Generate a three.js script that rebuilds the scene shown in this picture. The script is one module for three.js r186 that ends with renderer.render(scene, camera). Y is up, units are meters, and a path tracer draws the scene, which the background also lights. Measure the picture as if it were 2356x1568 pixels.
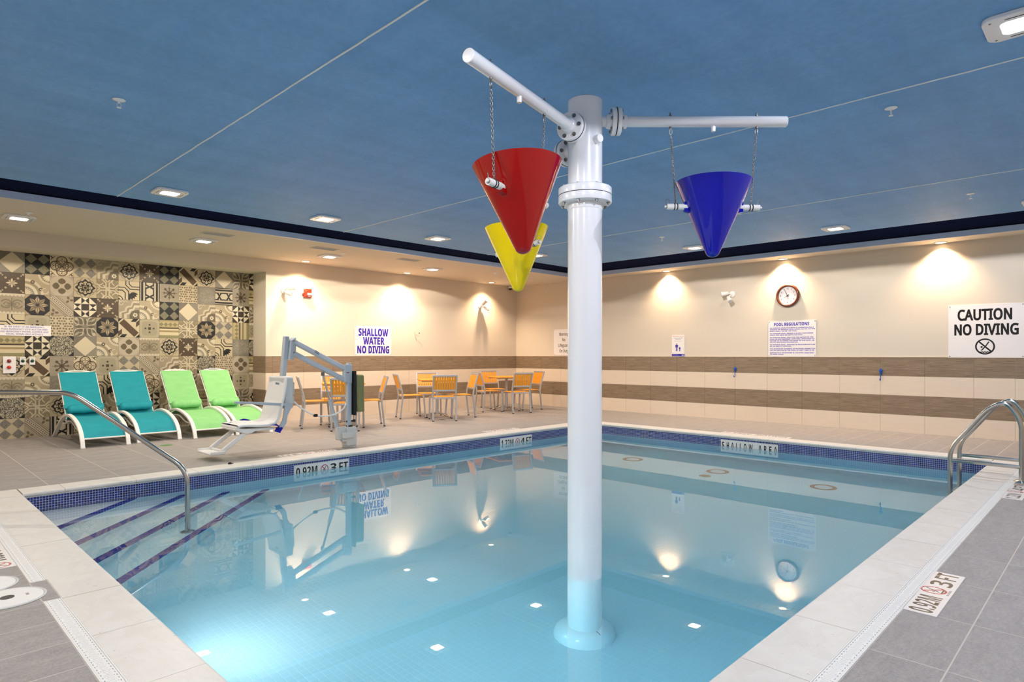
import * as THREE from 'three';
import { RectAreaLightUniformsLib } from 'three/addons/lights/RectAreaLightUniformsLib.js';
import { RoundedBoxGeometry } from 'three/addons/geometries/RoundedBoxGeometry.js';
import { mergeGeometries } from 'three/addons/utils/BufferGeometryUtils.js';

// ---------------------------------------------------------------- camera, exposure, sky
const IW = 2356, IH = 1568, FOCAL = 1449.2, EYE = 1.225, YAW = THREE.MathUtils.degToRad(-45.648);
const scene = new THREE.Scene();
scene.background = new THREE.Color(0x9fb4c8);
const camera = new THREE.PerspectiveCamera(2 * Math.atan(IH / 2 / FOCAL) * 180 / Math.PI, IW / IH, 0.05, 60);
camera.position.set(0, EYE, 0);
camera.rotation.order = 'YXZ';
camera.rotation.set(0, YAW, 0.0012);
camera.setViewOffset(IW, IH, 0, -32.4, IW, IH);
const renderer = new THREE.WebGLRenderer({ antialias: true });
renderer.toneMapping = THREE.LinearToneMapping;
renderer.toneMappingExposure = 2.65;
renderer.shadowMap.enabled = true;
RectAreaLightUniformsLib.init();
const LED_POWER = 2.6, LED_COLOR = 0xfff6ec, LED_COOL = 0xedf2ff, LED_WARM = 0xfff0dc, SPOT_POWER = 5.5, SPOT_COLOR = 0xffdbb2, POOL_POWER = 2.1;

// ---------------------------------------------------------------- small helpers
let seed = 12345;
const rnd = () => { seed = (seed * 1664525 + 1013904223) >>> 0; return seed / 4294967296; };
const rr = (a, b) => a + (b - a) * rnd();
const V = (x, y, z) => new THREE.Vector3(x, y, z);
const names = new Map();
function numbered(n) { const k = names.get(n) ?? 0; names.set(n, k + 1); return k ? `${n}_${String(k).padStart(3, '0')}` : n; }
const each = (name, geos, mat, parent) => geos.map((g) => part(name, g, mat, parent));   // one part for each piece
function tag(o, label, category, group, kind) {
  if (label) o.userData.label = label;
  if (category) o.userData.category = category;
  if (group) o.userData.group = group;
  if (kind) o.userData.kind = kind;
  return o;
}
function thing(name, label, category, p = [0, 0, 0], turn = 0, group) {
  const o = new THREE.Group(); o.name = numbered(name); o.position.set(...p); o.rotation.y = turn; scene.add(o);
  return tag(o, label, category, group);
}
function structure(name, label) { const o = new THREE.Group(); o.name = numbered(name); scene.add(o); return tag(o, label, null, null, 'structure'); }
const flat = (g) => { const h = g.index ? g.toNonIndexed() : g; for (const k of Object.keys(h.attributes)) if (!['position', 'normal', 'uv'].includes(k)) h.deleteAttribute(k); return h; };
const mg = (list) => list.length === 1 ? list[0] : mergeGeometries(list.map(flat), false);
function part(name, geo, mat, parent, label) {
  const m = new THREE.Mesh(Array.isArray(geo) ? mg(geo) : geo, mat); m.name = name; m.castShadow = m.receiveShadow = true; parent.add(m);
  if (label) m.userData.label = label;
  return m;
}
const single = (name, geo, mat, label, category, group) => { const m = part(name, geo, mat, scene); m.name = numbered(name); return tag(m, label, category, group); };
function copy(root, label, p, turn) {
  const c = root.clone(); c.name = numbered(root.name.replace(/_\d{3}$/, '')); scene.add(c);
  if (label) c.userData.label = label;
  if (p) c.position.set(...p);
  if (turn !== undefined) c.rotation.y = turn;
  return c;
}
const box = (w, h, d, x = 0, y = 0, z = 0) => new THREE.BoxGeometry(w, h, d).translate(x, y, z);
const rbox = (w, h, d, r, x = 0, y = 0, z = 0, s = 2) => new RoundedBoxGeometry(w, h, d, s, r).translate(x, y, z);
const b6 = (x0, x1, y0, y1, z0, z1) => box(x1 - x0, y1 - y0, z1 - z0, (x0 + x1) / 2, (y0 + y1) / 2, (z0 + z1) / 2);
const yUp = V(0, 1, 0);
function orient(g, a, b) {                                            // a geometry along +y, of height |ab| and centred, laid from a to b
  const d = V().subVectors(b, a), q = new THREE.Quaternion().setFromUnitVectors(yUp, d.clone().normalize());
  return g.applyQuaternion(q).translate((a.x + b.x) / 2, (a.y + b.y) / 2, (a.z + b.z) / 2);
}
const cyl = (a, b, r1, r2 = r1, n = 16) => orient(new THREE.CylinderGeometry(r2, r1, a.distanceTo(b), n), a, b);
function bar(a, b, w, h, r = 0, side = V(0, 0, 1)) {                  // rectangular bar: w across `side`, h across the other way
  const L = a.distanceTo(b), g = r ? new RoundedBoxGeometry(h, L, w, 2, r) : new THREE.BoxGeometry(h, L, w);
  const y = V().subVectors(b, a).normalize(), z = side.clone().addScaledVector(y, -side.dot(y)).normalize(), x = V().crossVectors(y, z);
  return g.applyMatrix4(new THREE.Matrix4().makeBasis(x, y, z)).translate((a.x + b.x) / 2, (a.y + b.y) / 2, (a.z + b.z) / 2);
}
function bend(pts, r) {                                               // a polyline with rounded corners
  const c = new THREE.CurvePath(); let from = pts[0];
  for (let i = 1; i < pts.length - 1; i++) {
    const p = pts[i], u = V().subVectors(pts[i - 1], p), w = V().subVectors(pts[i + 1], p), k = Math.min(Array.isArray(r) ? r[i - 1] : r, u.length() * .5, w.length() * .5);
    const s = p.clone().addScaledVector(u.normalize(), k), e = p.clone().addScaledVector(w.normalize(), k);
    c.add(new THREE.LineCurve3(from, s)); c.add(new THREE.QuadraticBezierCurve3(s, p, e)); from = e;
  }
  c.add(new THREE.LineCurve3(from, pts.at(-1)));
  return c;
}
const tube = (c, r, n = 48, k = 12, closed = false) => new THREE.TubeGeometry(Array.isArray(c) ? new THREE.CatmullRomCurve3(c) : c, n, r, k, closed);
function poly(pts) { const s = new THREE.Shape(); pts.forEach(([x, y], i) => i ? s.lineTo(x, y) : s.moveTo(x, y)); s.closePath(); return s; }
const ext = (shape, depth, bevel = 0, n = 12) => new THREE.ExtrudeGeometry(shape, { depth: depth - 2 * bevel, bevelEnabled: bevel > 0, bevelThickness: bevel, bevelSize: bevel, bevelOffset: -bevel, bevelSegments: 2, curveSegments: n }).translate(0, 0, bevel);
function roundRect(w, h, r) {
  const s = new THREE.Shape(), x = -w / 2, y = -h / 2;
  s.moveTo(x + r, y); s.lineTo(x + w - r, y); s.absarc(x + w - r, y + r, r, -Math.PI / 2, 0); s.lineTo(x + w, y + h - r); s.absarc(x + w - r, y + h - r, r, 0, Math.PI / 2);
  s.lineTo(x + r, y + h); s.absarc(x + r, y + h - r, r, Math.PI / 2, Math.PI); s.lineTo(x, y + r); s.absarc(x + r, y + r, r, Math.PI, Math.PI * 1.5);
  return s;
}
const lathe = (pts, n = 32) => new THREE.LatheGeometry(pts.map(([x, y]) => new THREE.Vector2(x, y)), n);
const disc = (r, h, x = 0, y = 0, z = 0, n = 28) => new THREE.CylinderGeometry(r, r, h, n).translate(x, y, z);
// a slab lying in xz with its face up at y = 0: chamfered edges, no underside; uv in metres
function slab(w, d, t, c, ou = 0, ov = 0) {
  const q = [], P = [], N = [], U = [];
  const ring = (k, y) => [[-w / 2 + k, y, -d / 2 + k], [w / 2 - k, y, -d / 2 + k], [w / 2 - k, y, d / 2 - k], [-w / 2 + k, y, d / 2 - k]];
  const a = ring(c, 0), b = ring(0, -c), e = ring(0, -t);
  q.push([a[0], a[3], a[2], a[1]]);
  for (let i = 0; i < 4; i++) { const j = (i + 1) % 4; q.push([a[i], a[j], b[j], b[i]]); q.push([b[i], b[j], e[j], e[i]]); }
  for (const f of q) {
    const [p0, p1, p2] = f.map((p) => V(...p)), n = V().crossVectors(p1.clone().sub(p0), p2.clone().sub(p0)).normalize();
    for (const k of [0, 1, 2, 0, 2, 3]) { P.push(...f[k]); N.push(n.x, n.y, n.z); U.push(f[k][0] + ou, -f[k][2] + ov); }
  }
  const g = new THREE.BufferGeometry();
  g.setAttribute('position', new THREE.Float32BufferAttribute(P, 3)); g.setAttribute('normal', new THREE.Float32BufferAttribute(N, 3)); g.setAttribute('uv', new THREE.Float32BufferAttribute(U, 2));
  return g;
}
function boxUV(g, s = 1) {                                            // uv in metres by the way each face points
  g = g.index ? g.toNonIndexed() : g;
  const p = g.attributes.position, n = g.attributes.normal, u = new Float32Array(p.count * 2);
  for (let i = 0; i < p.count; i++) {
    const ax = Math.abs(n.getX(i)), ay = Math.abs(n.getY(i)), az = Math.abs(n.getZ(i));
    const [a, b] = ay >= ax && ay >= az ? [p.getX(i), p.getZ(i)] : ax >= az ? [p.getZ(i), p.getY(i)] : [p.getX(i), p.getY(i)];
    u[2 * i] = a * s; u[2 * i + 1] = b * s;
  }
  g.setAttribute('uv', new THREE.BufferAttribute(u, 2));
  return g;
}
function stuffOf(name, geo, mat, mats, parent, label) {               // many alike small pieces as one part
  const m = new THREE.InstancedMesh(geo, mat, mats.length); m.name = name; m.castShadow = m.receiveShadow = true;
  mats.forEach((x, i) => m.setMatrixAt(i, x)); parent.add(m); m.userData.kind = 'stuff';
  if (label) m.userData.label = label;
  return m;
}
const mat4 = (x, y, z, e) => { const m = new THREE.Matrix4(); if (e) m.makeRotationFromEuler(e); return m.setPosition(x, y, z); };

// ---------------------------------------------------------------- textures
const lat = new Float32Array(256 * 256).map(() => rnd());
function vn(x, y, px, py) {                                           // value noise, periodic in px, py
  const xi = Math.floor(x), yi = Math.floor(y), fx = x - xi, fy = y - yi, s = fx * fx * (3 - 2 * fx), t = fy * fy * (3 - 2 * fy);
  const L = (i, j) => lat[((((i % px) + px) % px) & 255) * 256 + ((((j % py) + py) % py) & 255)];
  return (L(xi, yi) * (1 - s) + L(xi + 1, yi) * s) * (1 - t) + (L(xi, yi + 1) * (1 - s) + L(xi + 1, yi + 1) * s) * t;
}
function fbm(u, v, fx, fy, o = 4) { let a = 0, k = .5, n = 0; for (let i = 0; i < o; i++) { a += k * vn(u * fx + i * 7.3, v * fy + i * 3.1, fx, fy); n += k; k *= .5; fx *= 2; fy *= 2; } return a / n; }
function dataTex(w, h, fn, srgb = true, rep = 1) {
  const d = new Uint8Array(w * h * 4);
  for (let y = 0; y < h; y++) for (let x = 0; x < w; x++) {
    const c = fn((x + .5) / w, (y + .5) / h), o = (y * w + x) * 4;
    for (let k = 0; k < 3; k++) d[o + k] = Math.max(0, Math.min(255, Array.isArray(c) ? c[k] : c));
    d[o + 3] = 255;
  }
  const t = new THREE.DataTexture(d, w, h); t.wrapS = t.wrapT = THREE.RepeatWrapping; t.magFilter = THREE.LinearFilter;
  if (srgb) t.colorSpace = THREE.SRGBColorSpace;
  t.repeat.set(1 / (Array.isArray(rep) ? rep[0] : rep), 1 / (Array.isArray(rep) ? rep[1] : rep)); t.needsUpdate = true;
  return t;
}
const mixc = (a, b, t) => a.map((v, i) => v + (b[i] - v) * t);
function canvasTex(w, h, draw) {
  const c = document.createElement('canvas'); c.width = w; c.height = h; const g = c.getContext('2d'); draw(g, w, h);
  const t = new THREE.CanvasTexture(c); t.colorSpace = THREE.SRGBColorSpace; return t;
}
function fitText(g, s, cx, cy, w, h, font = 'bold', fam = 'sans-serif', stroke = 0) {   // text of cap height h stretched to width w
  g.save(); g.font = `${font} 100px ${fam}`; g.textAlign = 'center'; g.textBaseline = 'alphabetic';
  const m = g.measureText(s).width; g.translate(cx, cy + h / 2); g.scale(w / m, h / 71); g.fillText(s, 0, 0);
  if (stroke) { g.lineWidth = stroke; g.strokeStyle = g.fillStyle; g.strokeText(s, 0, 0); }
  g.restore();
}
const std = (color, roughness = .6, extra = {}) => new THREE.MeshStandardMaterial({ color, roughness, ...extra });
const phys = (color, roughness, extra = {}) => new THREE.MeshPhysicalMaterial({ color, roughness, ...extra });

const plasterBump = dataTex(512, 512, (u, v) => 90 + 120 * fbm(u, v, 64, 64, 3), false, .6);
const deckTex = dataTex(1024, 1024, (u, v) => {
  const a = fbm(u, v, 8, 20, 5), b = fbm(u + .37, v + .11, 30, 120, 3), c = fbm(u, v, 200, 200, 1), k = (a - .5) * 15 + (b - .5) * 10 + (c - .5) * 16;
  return mixc([150, 145, 143], [157, 149, 144], b).map((x) => x + k);
}, true, 1.2);
const marbleTex = dataTex(1024, 1024, (u, v) => {
  const w = fbm(u, v, 5, 5, 5), a = fbm(u + .5 * w, v, 12, 5, 5), s = Math.pow(Math.abs(2 * fbm(u + .3 * w, v, 16, 7, 5) - 1), .5), pit = fbm(u, v, 60, 220, 1) > .965 ? 1 : 0;
  return mixc(mixc([226, 221, 214], [212, 205, 195], a), [231, 228, 223], s * .5).map((x) => x - pit * 50);
}, true, .9);
const taupeTile = dataTex(512, 512, (u, v) => { const a = fbm(u, v, 4, 110, 3), b = fbm(u + .3, v, 12, 240, 2), k = (a - .5) * 70 + (b - .5) * 44; return [134 + k, 114 + k, 92 + k * .95]; }, true, [.61, .303]);
const creamTile = dataTex(512, 512, (u, v) => { const k = (fbm(u, v, 4, 120, 3) - .5) * 14; return [224 + k, 206 + k, 185 + k]; }, true, [.61, .303]);
const ceilTex = dataTex(512, 512, (u, v) => { const a = fbm(u, v, 3, 22, 5), b = fbm(u, v, 22, 5, 4), k = (a - .5) * 14 + (b - .5) * 10 + (fbm(u, v, 128, 128, 1) - .5) * 8; return [118 + k, 169 + k, 220 + k]; }, true, 3.2);
const waterBump = dataTex(512, 512, (u, v) => 255 * fbm(u, v, 10, 9, 3), false, 2.4);
const woodTex = dataTex(256, 256, (u, v) => { const a = fbm(u, v, 40, 3, 4); return mixc([240, 168, 44], [214, 136, 24], a); }, true, .5);
const brushTex = dataTex(256, 256, (u, v) => 110 + 60 * fbm(u, v, 90, 4, 2), false, .3);
const meshTex = (c) => dataTex(256, 256, (u, v) => { const k = 8 * Math.sin(u * 256 * Math.PI / 2) * Math.sin(v * 256 * Math.PI / 2) + 14 * (fbm(u, v, 5, 9, 4) - .5); return c.map((x) => x + k); }, true, .6);

const M = {
  plaster: std(0xd6cab9, .9, { bumpMap: plasterBump, bumpScale: .0007 }),
  soffit: std(0xd6cab8, .9, { bumpMap: plasterBump, bumpScale: .0006 }),
  ceiling: std(0xffffff, .62, { map: ceilTex }),
  bead: std(0xf2f2f0, .7),
  fascia: phys(0xb9c8e6, .3, { clearcoat: .5, clearcoatRoughness: .25 }),
  navy: std(0x131f4c, .8),
  deck: std(0xffffff, .55, { map: deckTex }),
  grout: std(0xcac1b8, .85),
  marble: std(0xffffff, .42, { map: marbleTex }),
  taupe: std(0xffffff, .45, { map: taupeTile }),
  cream: std(0xffffff, .38, { map: creamTile }),
  wallGrout: std(0x9a8870, .9),
  blueMosaic: phys(0x0c2680, .18, { clearcoat: .6 }),
  blueMosaicDark: phys(0x08175c, .18, { clearcoat: .6 }),
  mosaicGrout: std(0xc3c9dc, .8),
  poolTile: std(0xdbe6ee, .35),
  poolGrout: std(0xe3ecf3, .7),
  nosing: phys(0x0a2a9c, .25, { specularIntensity: .5 }),
  drainRing: std(0x0a1226, .7),
  stepTile: std(0xffffff, .4, { map: dataTex(352, 352, (u, v) => { const a = (u * 8) % 1, b = (v * 8) % 1; return a < .1 || b < .1 ? [238, 243, 246] : [226, 235, 241]; }, true, .352) }),
  water: phys(0xffffff, 0, { transmission: 1, thickness: 1, ior: 1.333, attenuationColor: new THREE.Color(.38, .80, .91), attenuationDistance: 2.6, bumpMap: waterBump, bumpScale: .0001 }),
  whitePaint: phys(0xf6f6fa, .28, { clearcoat: .7, clearcoatRoughness: .12 }),
  whitePlastic: std(0xe9e7e3, .45),
  greyPlastic: std(0xc9c9c6, .5),
  loungerWhite: std(0xf1ede6, .42),
  steel: new THREE.MeshPhysicalMaterial({ color: 0xbdbab4, metalness: 1, roughness: .22 }),
  chrome: new THREE.MeshPhysicalMaterial({ color: 0xcfcdca, metalness: 1, roughness: .12 }),
  bolt: new THREE.MeshStandardMaterial({ color: 0x8b8a88, metalness: 1, roughness: .3 }),
  alu: new THREE.MeshStandardMaterial({ color: 0xb9b7b8, metalness: .55, roughness: .42 }),
  wood: std(0xffffff, .5, { map: woodTex }),
  black: std(0x0d0d0e, .6),
  rubber: std(0x111113, .5),
  liftBlue: phys(0xb3bbc4, .38, { clearcoat: .3 }),
  olive: std(0x86865a, .9),
  royal: std(0x1216a8, .7),
  red: phys(0xa00002, .4, { specularIntensity: .1, clearcoat: 1, clearcoatRoughness: .04 }),
  yellow: phys(0xffde00, .4, { specularIntensity: .1, clearcoat: .7, clearcoatRoughness: .04 }),
  blue: phys(0x000aa0, .4, { specularIntensity: .1, clearcoat: 1, clearcoatRoughness: .04 }),
  signWhite: std(0xece6e2, .4),
  brownWood: phys(0x5e270a, .3, { clearcoat: .8, clearcoatRoughness: .1 }),
  lensLed: new THREE.MeshStandardMaterial({ color: 0xffffff, emissive: 0xfff6ea, emissiveIntensity: 6 }),
  lensWarm: new THREE.MeshStandardMaterial({ color: 0xffffff, emissive: 0xffdfb0, emissiveIntensity: 3 }),
  lensPool: new THREE.MeshStandardMaterial({ color: 0xffffff, emissive: 0xdff2ff, emissiveIntensity: 4 }),
  ventGrey: std(0xa9a4a0, .6),
};
// ---------------------------------------------------------------- measures of the room
const FAR = -11.075, RIGHT = 11.479, LEFT = -1.6, NEAR = 1.7, SOFFIT = 2.943, CEIL = 3.0735, NICHE = -11.6, NX0 = .713, NX1 = 5.0, NTOP = 2.72;
const WATER = -.165, PX0 = .943, PX1 = 9.227, PZ0 = -6.977, PZ1 = -1.124;         // the basin's inner faces
const bed = (x) => x < 3.4 ? -1.05 : x > 7.2 ? -1.385 : -1.05 - .335 * (x - 3.4) / 3.8;

// ---------------------------------------------------------------- walls
{
  const wf = structure('wall_far', 'cream plastered back wall above striped tiles'), T = .16, H = 3.5;
  part('plaster', [boxUV(b6(LEFT - T, NX0, 0, H, FAR - T, FAR)), boxUV(b6(NX1, RIGHT + T, 0, H, FAR - T, FAR)), boxUV(b6(NX0, NX1, NTOP, H, FAR - T, FAR))], M.plaster, wf);
  part('niche_lining', [boxUV(b6(NX1, NX1 + .1, 0, NTOP + .1, NICHE, FAR - T)), boxUV(b6(NX0 - .1, NX0, 0, NTOP + .1, NICHE, FAR - T)), boxUV(b6(NX0, NX1, NTOP, NTOP + .1, NICHE, FAR - T))], M.plaster, wf, 'alcove returns and head');
  part('niche_back', boxUV(b6(NX0 - .2, NX1 + .2, -.1, H, NICHE - .2, NICHE - .006)), M.wallGrout, wf);
  const wr = structure('wall_right', 'cream plastered side wall above striped tiles');
  part('plaster', boxUV(b6(RIGHT, RIGHT + T, 0, H, FAR - T, NEAR + T)), M.plaster, wr);
  const wl = structure('wall_left', 'cream plastered wall beside the steps');
  part('plaster', boxUV(b6(LEFT - T, LEFT, 0, H, FAR, NEAR + T)), M.plaster, wl);
  const wn = structure('wall_near', 'cream plastered wall beside the ladder');
  part('plaster', boxUV(b6(LEFT, RIGHT, 0, H, NEAR, NEAR + T)), M.plaster, wn);

  // four courses of long tiles, taupe and cream by turns, each tile a piece of its own
  const rows = [[1.202, .897, 'taupe'], [.897, .591, 'cream'], [.591, .284, 'taupe'], [.284, 0, 'cream']];
  const cache = new Map();
  function tileRun(wall, joints, place) {                             // joints along the wall; place(mesh, middle, y)
    for (let i = 0; i + 1 < joints.length; i++) for (const [y1, y0, kind] of rows) {
      const w = joints[i + 1] - joints[i] - .003, h = y1 - y0 - .003, v = Math.floor(rnd() * 3), key = [w.toFixed(3), h.toFixed(3), v].join();
      if (!cache.has(key)) cache.set(key, slab(w, h, .009, .0012, v * .21, v * .07));
      place(part('tile', cache.get(key), M[kind], wall), (joints[i] + joints[i + 1]) / 2, (y0 + y1) / 2);
    }
  }
  const jr = [FAR]; for (let z = -10.829; z < -1.7; z += .6125) jr.push(z); jr.push(-1.634, -1.15, -.5375, .075, .6875, 1.3, NEAR);
  tileRun(wr, jr, (m, c, y) => { m.rotation.set(0, 0, Math.PI / 2); m.rotation.order = 'YXZ'; m.rotation.set(Math.PI / 2, -Math.PI / 2, 0); m.position.set(RIGHT - .006, y, c); });
  const jb = [NX1]; for (let x = 5.118; x < RIGHT - .1; x += .606) jb.push(x); jb.push(RIGHT - .006);
  tileRun(wf, jb, (m, c, y) => { m.rotation.set(Math.PI / 2, 0, 0); m.position.set(c, y, FAR + .006); });
  tileRun(wf, [NICHE, FAR], (m, c, y) => { m.rotation.order = 'YXZ'; m.rotation.set(Math.PI / 2, -Math.PI / 2, 0); m.position.set(NX1 - .006, y, c); });
  tileRun(wf, [LEFT, -1.0, -.4, .2, NX0], (m, c, y) => { m.rotation.set(Math.PI / 2, 0, 0); m.position.set(c, y, FAR + .006); });
  part('tile_edge', [b6(NX1, RIGHT, 1.2, 1.206, FAR, FAR + .008)], M.cream, wf); part('tile_edge', [b6(RIGHT - .008, RIGHT, 1.2, 1.206, FAR, NEAR)], M.cream, wr);

  // ------------------------------------------------------------ the patterned tiles of the alcove
  const C = 200, cols = 6, col = { c: '#ddd0b4', b: '#b9ab92', l: '#cbbfa8', g: '#8e877a', t: '#82735d', d: '#5a4a33', k: '#17130f', w: '#efe6cf', s: '#a29a8d' };
  const P = {}, order = [];
  let G;
  const def = (k, f) => { P[k] = order.length; order.push(f); };
  const fill = (c, ...p) => { G.fillStyle = c; G.beginPath(); p.forEach(([x, y], i) => i ? G.lineTo(x, y) : G.moveTo(x, y)); G.closePath(); G.fill(); };
  const bg = (c) => { G.fillStyle = c; G.fillRect(0, 0, C, C); };
  const circ = (x, y, r, c, w) => { G.beginPath(); G.arc(x, y, r, 0, 7); if (w) { G.lineWidth = w; G.strokeStyle = c; G.stroke(); } else { G.fillStyle = c; G.fill(); } };
  const arc = (x, y, r, a, b, c, w) => { G.beginPath(); G.arc(x, y, r, a, b); G.lineWidth = w; G.strokeStyle = c; G.stroke(); };
  const line = (c, w, ...p) => { G.strokeStyle = c; G.lineWidth = w; G.lineJoin = 'round'; G.beginPath(); p.forEach(([x, y], i) => i ? G.lineTo(x, y) : G.moveTo(x, y)); G.stroke(); };
  const dia = (x, y, r, c) => fill(c, [x, y - r], [x + r, y], [x, y + r], [x - r, y]);
  const speck = (inside, cs, n, r = 2.2) => { for (let i = 0; i < n; i++) { const x = rnd() * C, y = rnd() * C; if (inside(x, y)) { G.fillStyle = cs[Math.floor(rnd() * cs.length)]; G.fillRect(x, y, r * (.6 + rnd()), r * (.6 + rnd())); } } };
  const spin = (n, f, x = C / 2, y = C / 2) => { for (let i = 0; i < n; i++) { G.save(); G.translate(x, y); G.rotate(i * 2 * Math.PI / n); f(i); G.restore(); } };
  const petal = (len, w, c, from = 0) => { G.fillStyle = c; G.beginPath(); G.moveTo(from, 0); G.quadraticCurveTo(from + len * .45, -w * 1.8, from + len, 0); G.quadraticCurveTo(from + len * .45, w * 1.8, from, 0); G.fill(); };
  const four = (c1, c2, spk) => () => { bg(c1); for (const [x, y] of [[50, 50], [150, 50], [50, 150], [150, 150]]) dia(x, y, 48, c2); const ins = (x, y) => [[50, 50], [150, 50], [50, 150], [150, 150]].some(([a, b]) => Math.abs(x - a) + Math.abs(y - b) < 45); speck(ins, spk, 9000, 2); };
  def('D', () => { bg(col.g); fill('#7d7567', [0, 0], [100, 0], [0, 100]); fill('#96907f', [200, 100], [200, 200], [100, 200]); dia(100, 100, 99, '#e0d3b6'); });
  def('K', four('#0e0d0b', '#7d785f', ['#9c9678', '#57533f', '#8a866c']));
  def('S', four('#c9bca0', '#7f7a72', ['#aaa59b', '#57534d', '#918c83']));
  def('Q', () => { bg(col.c); const q = (r, w, c) => spin(4, () => { arc(50, 0, r, -2.1, 2.1, c, w); }); q(44, 9, col.d); q(30, 4, '#8b7a5c'); spin(4, () => { arc(40, 12, 13, -1, 4.4, col.d, 7); arc(40, -12, 13, -4.4, 1, col.d, 7); petal(34, 6, col.d, 6); petal(16, 6, col.d, 60); circ(26, 0, 6, col.c); G.rotate(Math.PI / 4); petal(26, 6, col.d, 8); arc(74, 0, 15, 1.3, 5, col.d, 7); petal(30, 6, col.d, 96); arc(118, 16, 14, 2.6, 5.6, col.d, 6); arc(118, -16, 14, .7, 3.7, col.d, 6); }); circ(100, 100, 9, col.d); });
  def('Z', () => { bg('#a89c84'); for (const [r, c] of [[190, '#cfc3aa'], [168, '#94886f'], [146, '#d6cbb4'], [120, '#a89c84']]) { G.fillStyle = c; G.beginPath(); G.moveTo(200, 200 - r); G.lineTo(200 - r * .35, 200 - r); G.lineTo(200 - r * .45, 200 - r * .72); G.quadraticCurveTo(200 - r * .74, 200 - r * .74, 200 - r * .72, 200 - r * .45); G.lineTo(200 - r, 200 - r * .35); G.lineTo(200 - r, 200); G.lineTo(200, 200); G.fill(); } circ(178, 178, 74, '#6e634e'); spin(7, () => petal(26, 9, '#e2d8c0'), 158, 158); circ(158, 158, 8, '#6e634e'); for (let i = 0; i < 6; i++) circ(12 + i * 14, 12 + (i % 2) * 10, 6, '#cfc3aa'); arc(26, 40, 18, 0, 5, '#d6cbb4', 6); });
  def('R', () => { bg('#c4b699'); spin(4, () => { arc(58, 0, 44, -1.9, 1.9, '#8c7f68', 6); G.rotate(Math.PI / 4); arc(70, 0, 22, -2, 2, '#8c7f68', 5); }); spin(8, () => { arc(46, 0, 24, -1.5, 1.5, col.k, 12); }); spin(4, () => { circ(80, 0, 7, col.k); circ(73, -8, 6, col.k); circ(73, 8, 6, col.k); arc(36, 0, 13, .6, 5.6, col.k, 8); G.rotate(Math.PI / 4); petal(34, 10, col.k, 16); }); dia(100, 100, 17, '#3f2a18'); });
  def('W', () => { bg('#54432e'); speck(() => true, ['#604e37', '#4b3b28'], 3000, 2); spin(4, () => { petal(40, 9, col.c, 6); G.rotate(Math.PI / 4); petal(30, 7, '#b6a88d', 8); circ(66, 0, 10, '#b3a488'); circ(100, 0, 7, '#b3a488'); circ(120, 0, 10, '#b3a488'); }); circ(100, 100, 9, col.c); circ(100, 100, 4, '#54432e'); });
  def('M', () => { bg('#d5c8aa'); fill('#574129', [8, 52], [52, 8], [192, 148], [148, 192]); speck((x, y) => Math.abs(x - y) < 44 && x + y > 62 && x + y < 340, ['#735a3c', '#46331f'], 6000, 2); fill(col.k, [0, 0], [40, 0], [0, 40]); fill(col.k, [200, 200], [160, 200], [200, 160]); for (const f of [1, -1]) { const p = (x, y) => f > 0 ? [x, y] : [200 - x, 200 - y]; fill(col.k, p(142, 0), p(190, 0), p(164, 34), p(116, 34)); fill('#574129', p(200, 10), p(200, 60), p(166, 90), p(166, 40)); } });
  def('T', () => { bg('#b8aa8e'); for (const [r, c] of [[150, '#dcd0b5'], [128, '#a09378'], [104, '#dfd4ba'], [78, '#9a9488']]) circ(0, 200, r, c); for (const [r, c] of [[96, '#d8ccb2'], [78, '#8f8468']]) circ(200, 0, r, c); spin(5, (i) => { G.rotate(1.57 + .26 * i - i * 2 * Math.PI / 5); petal(66, 9, '#e2d8be', 10); }, 200, 0); spin(5, (i) => { G.rotate(-1.5 + .3 * i - i * 2 * Math.PI / 5); petal(62, 8, '#d9cdb2', 8); }, 0, 200); spin(9, () => petal(15, 5, '#5d503a', 5), 62, 78); spin(9, () => petal(15, 5, '#5d503a', 5), 126, 146); arc(160, 160, 26, 0, 5, '#dfd4ba', 7); });
  def('L', () => { bg('#b5aa98'); G.fillStyle = '#c6baa6'; G.beginPath(); G.arc(100, 100, 104, 0, 7); G.fill(); spin(4, () => { petal(66, 24, '#6f6349', 14); petal(40, 30, '#6f6349', 38); G.rotate(.5); petal(34, 9, '#6f6349', 30); G.rotate(-1); petal(34, 9, '#6f6349', 30); }); spin(4, () => petal(20, 7, '#cfc3ad', 3)); spin(4, () => { G.rotate(Math.PI / 4); petal(22, 10, '#a1957f', 118); }); });
  def('X', () => { bg('#95896f'); spin(4, () => { line('#d9cdb2', 12, [0, -14], [60, -14], [100, -54]); line('#d9cdb2', 12, [0, 14], [60, 14], [100, 54]); line('#d9cdb2', 9, [100, -22], [74, -6], [74, 6], [100, 22]); line('#d9cdb2', 9, [40, -100], [40, -62], [62, -40]); line('#b3a78c', 6, [78, -72], [92, -86]); }); spin(2, () => { line('#d9cdb2', 12, [-40, -40], [40, 40]); }); });
  def('P', () => { bg('#d7c9a9'); line(col.k, 9, [0, 70], [60, 70], [96, 110], [96, 200]); line(col.k, 9, [0, 100], [40, 100], [64, 126], [64, 200]); line(col.k, 9, [70, 0], [70, 44], [110, 86], [200, 86]); line(col.k, 9, [100, 0], [100, 30], [126, 58], [200, 58]); spin(5, (i) => { G.rotate(-2.2 + .34 * i - i * 2 * Math.PI / 5); petal(60, 13, col.k, 16); }, 196, 4); spin(5, (i) => { G.rotate(.2 + .34 * i - i * 2 * Math.PI / 5); petal(70, 15, col.k, 12); }, 104, 120); circ(0, 200, 40, col.k, 8); circ(0, 200, 18, col.k); });
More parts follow.
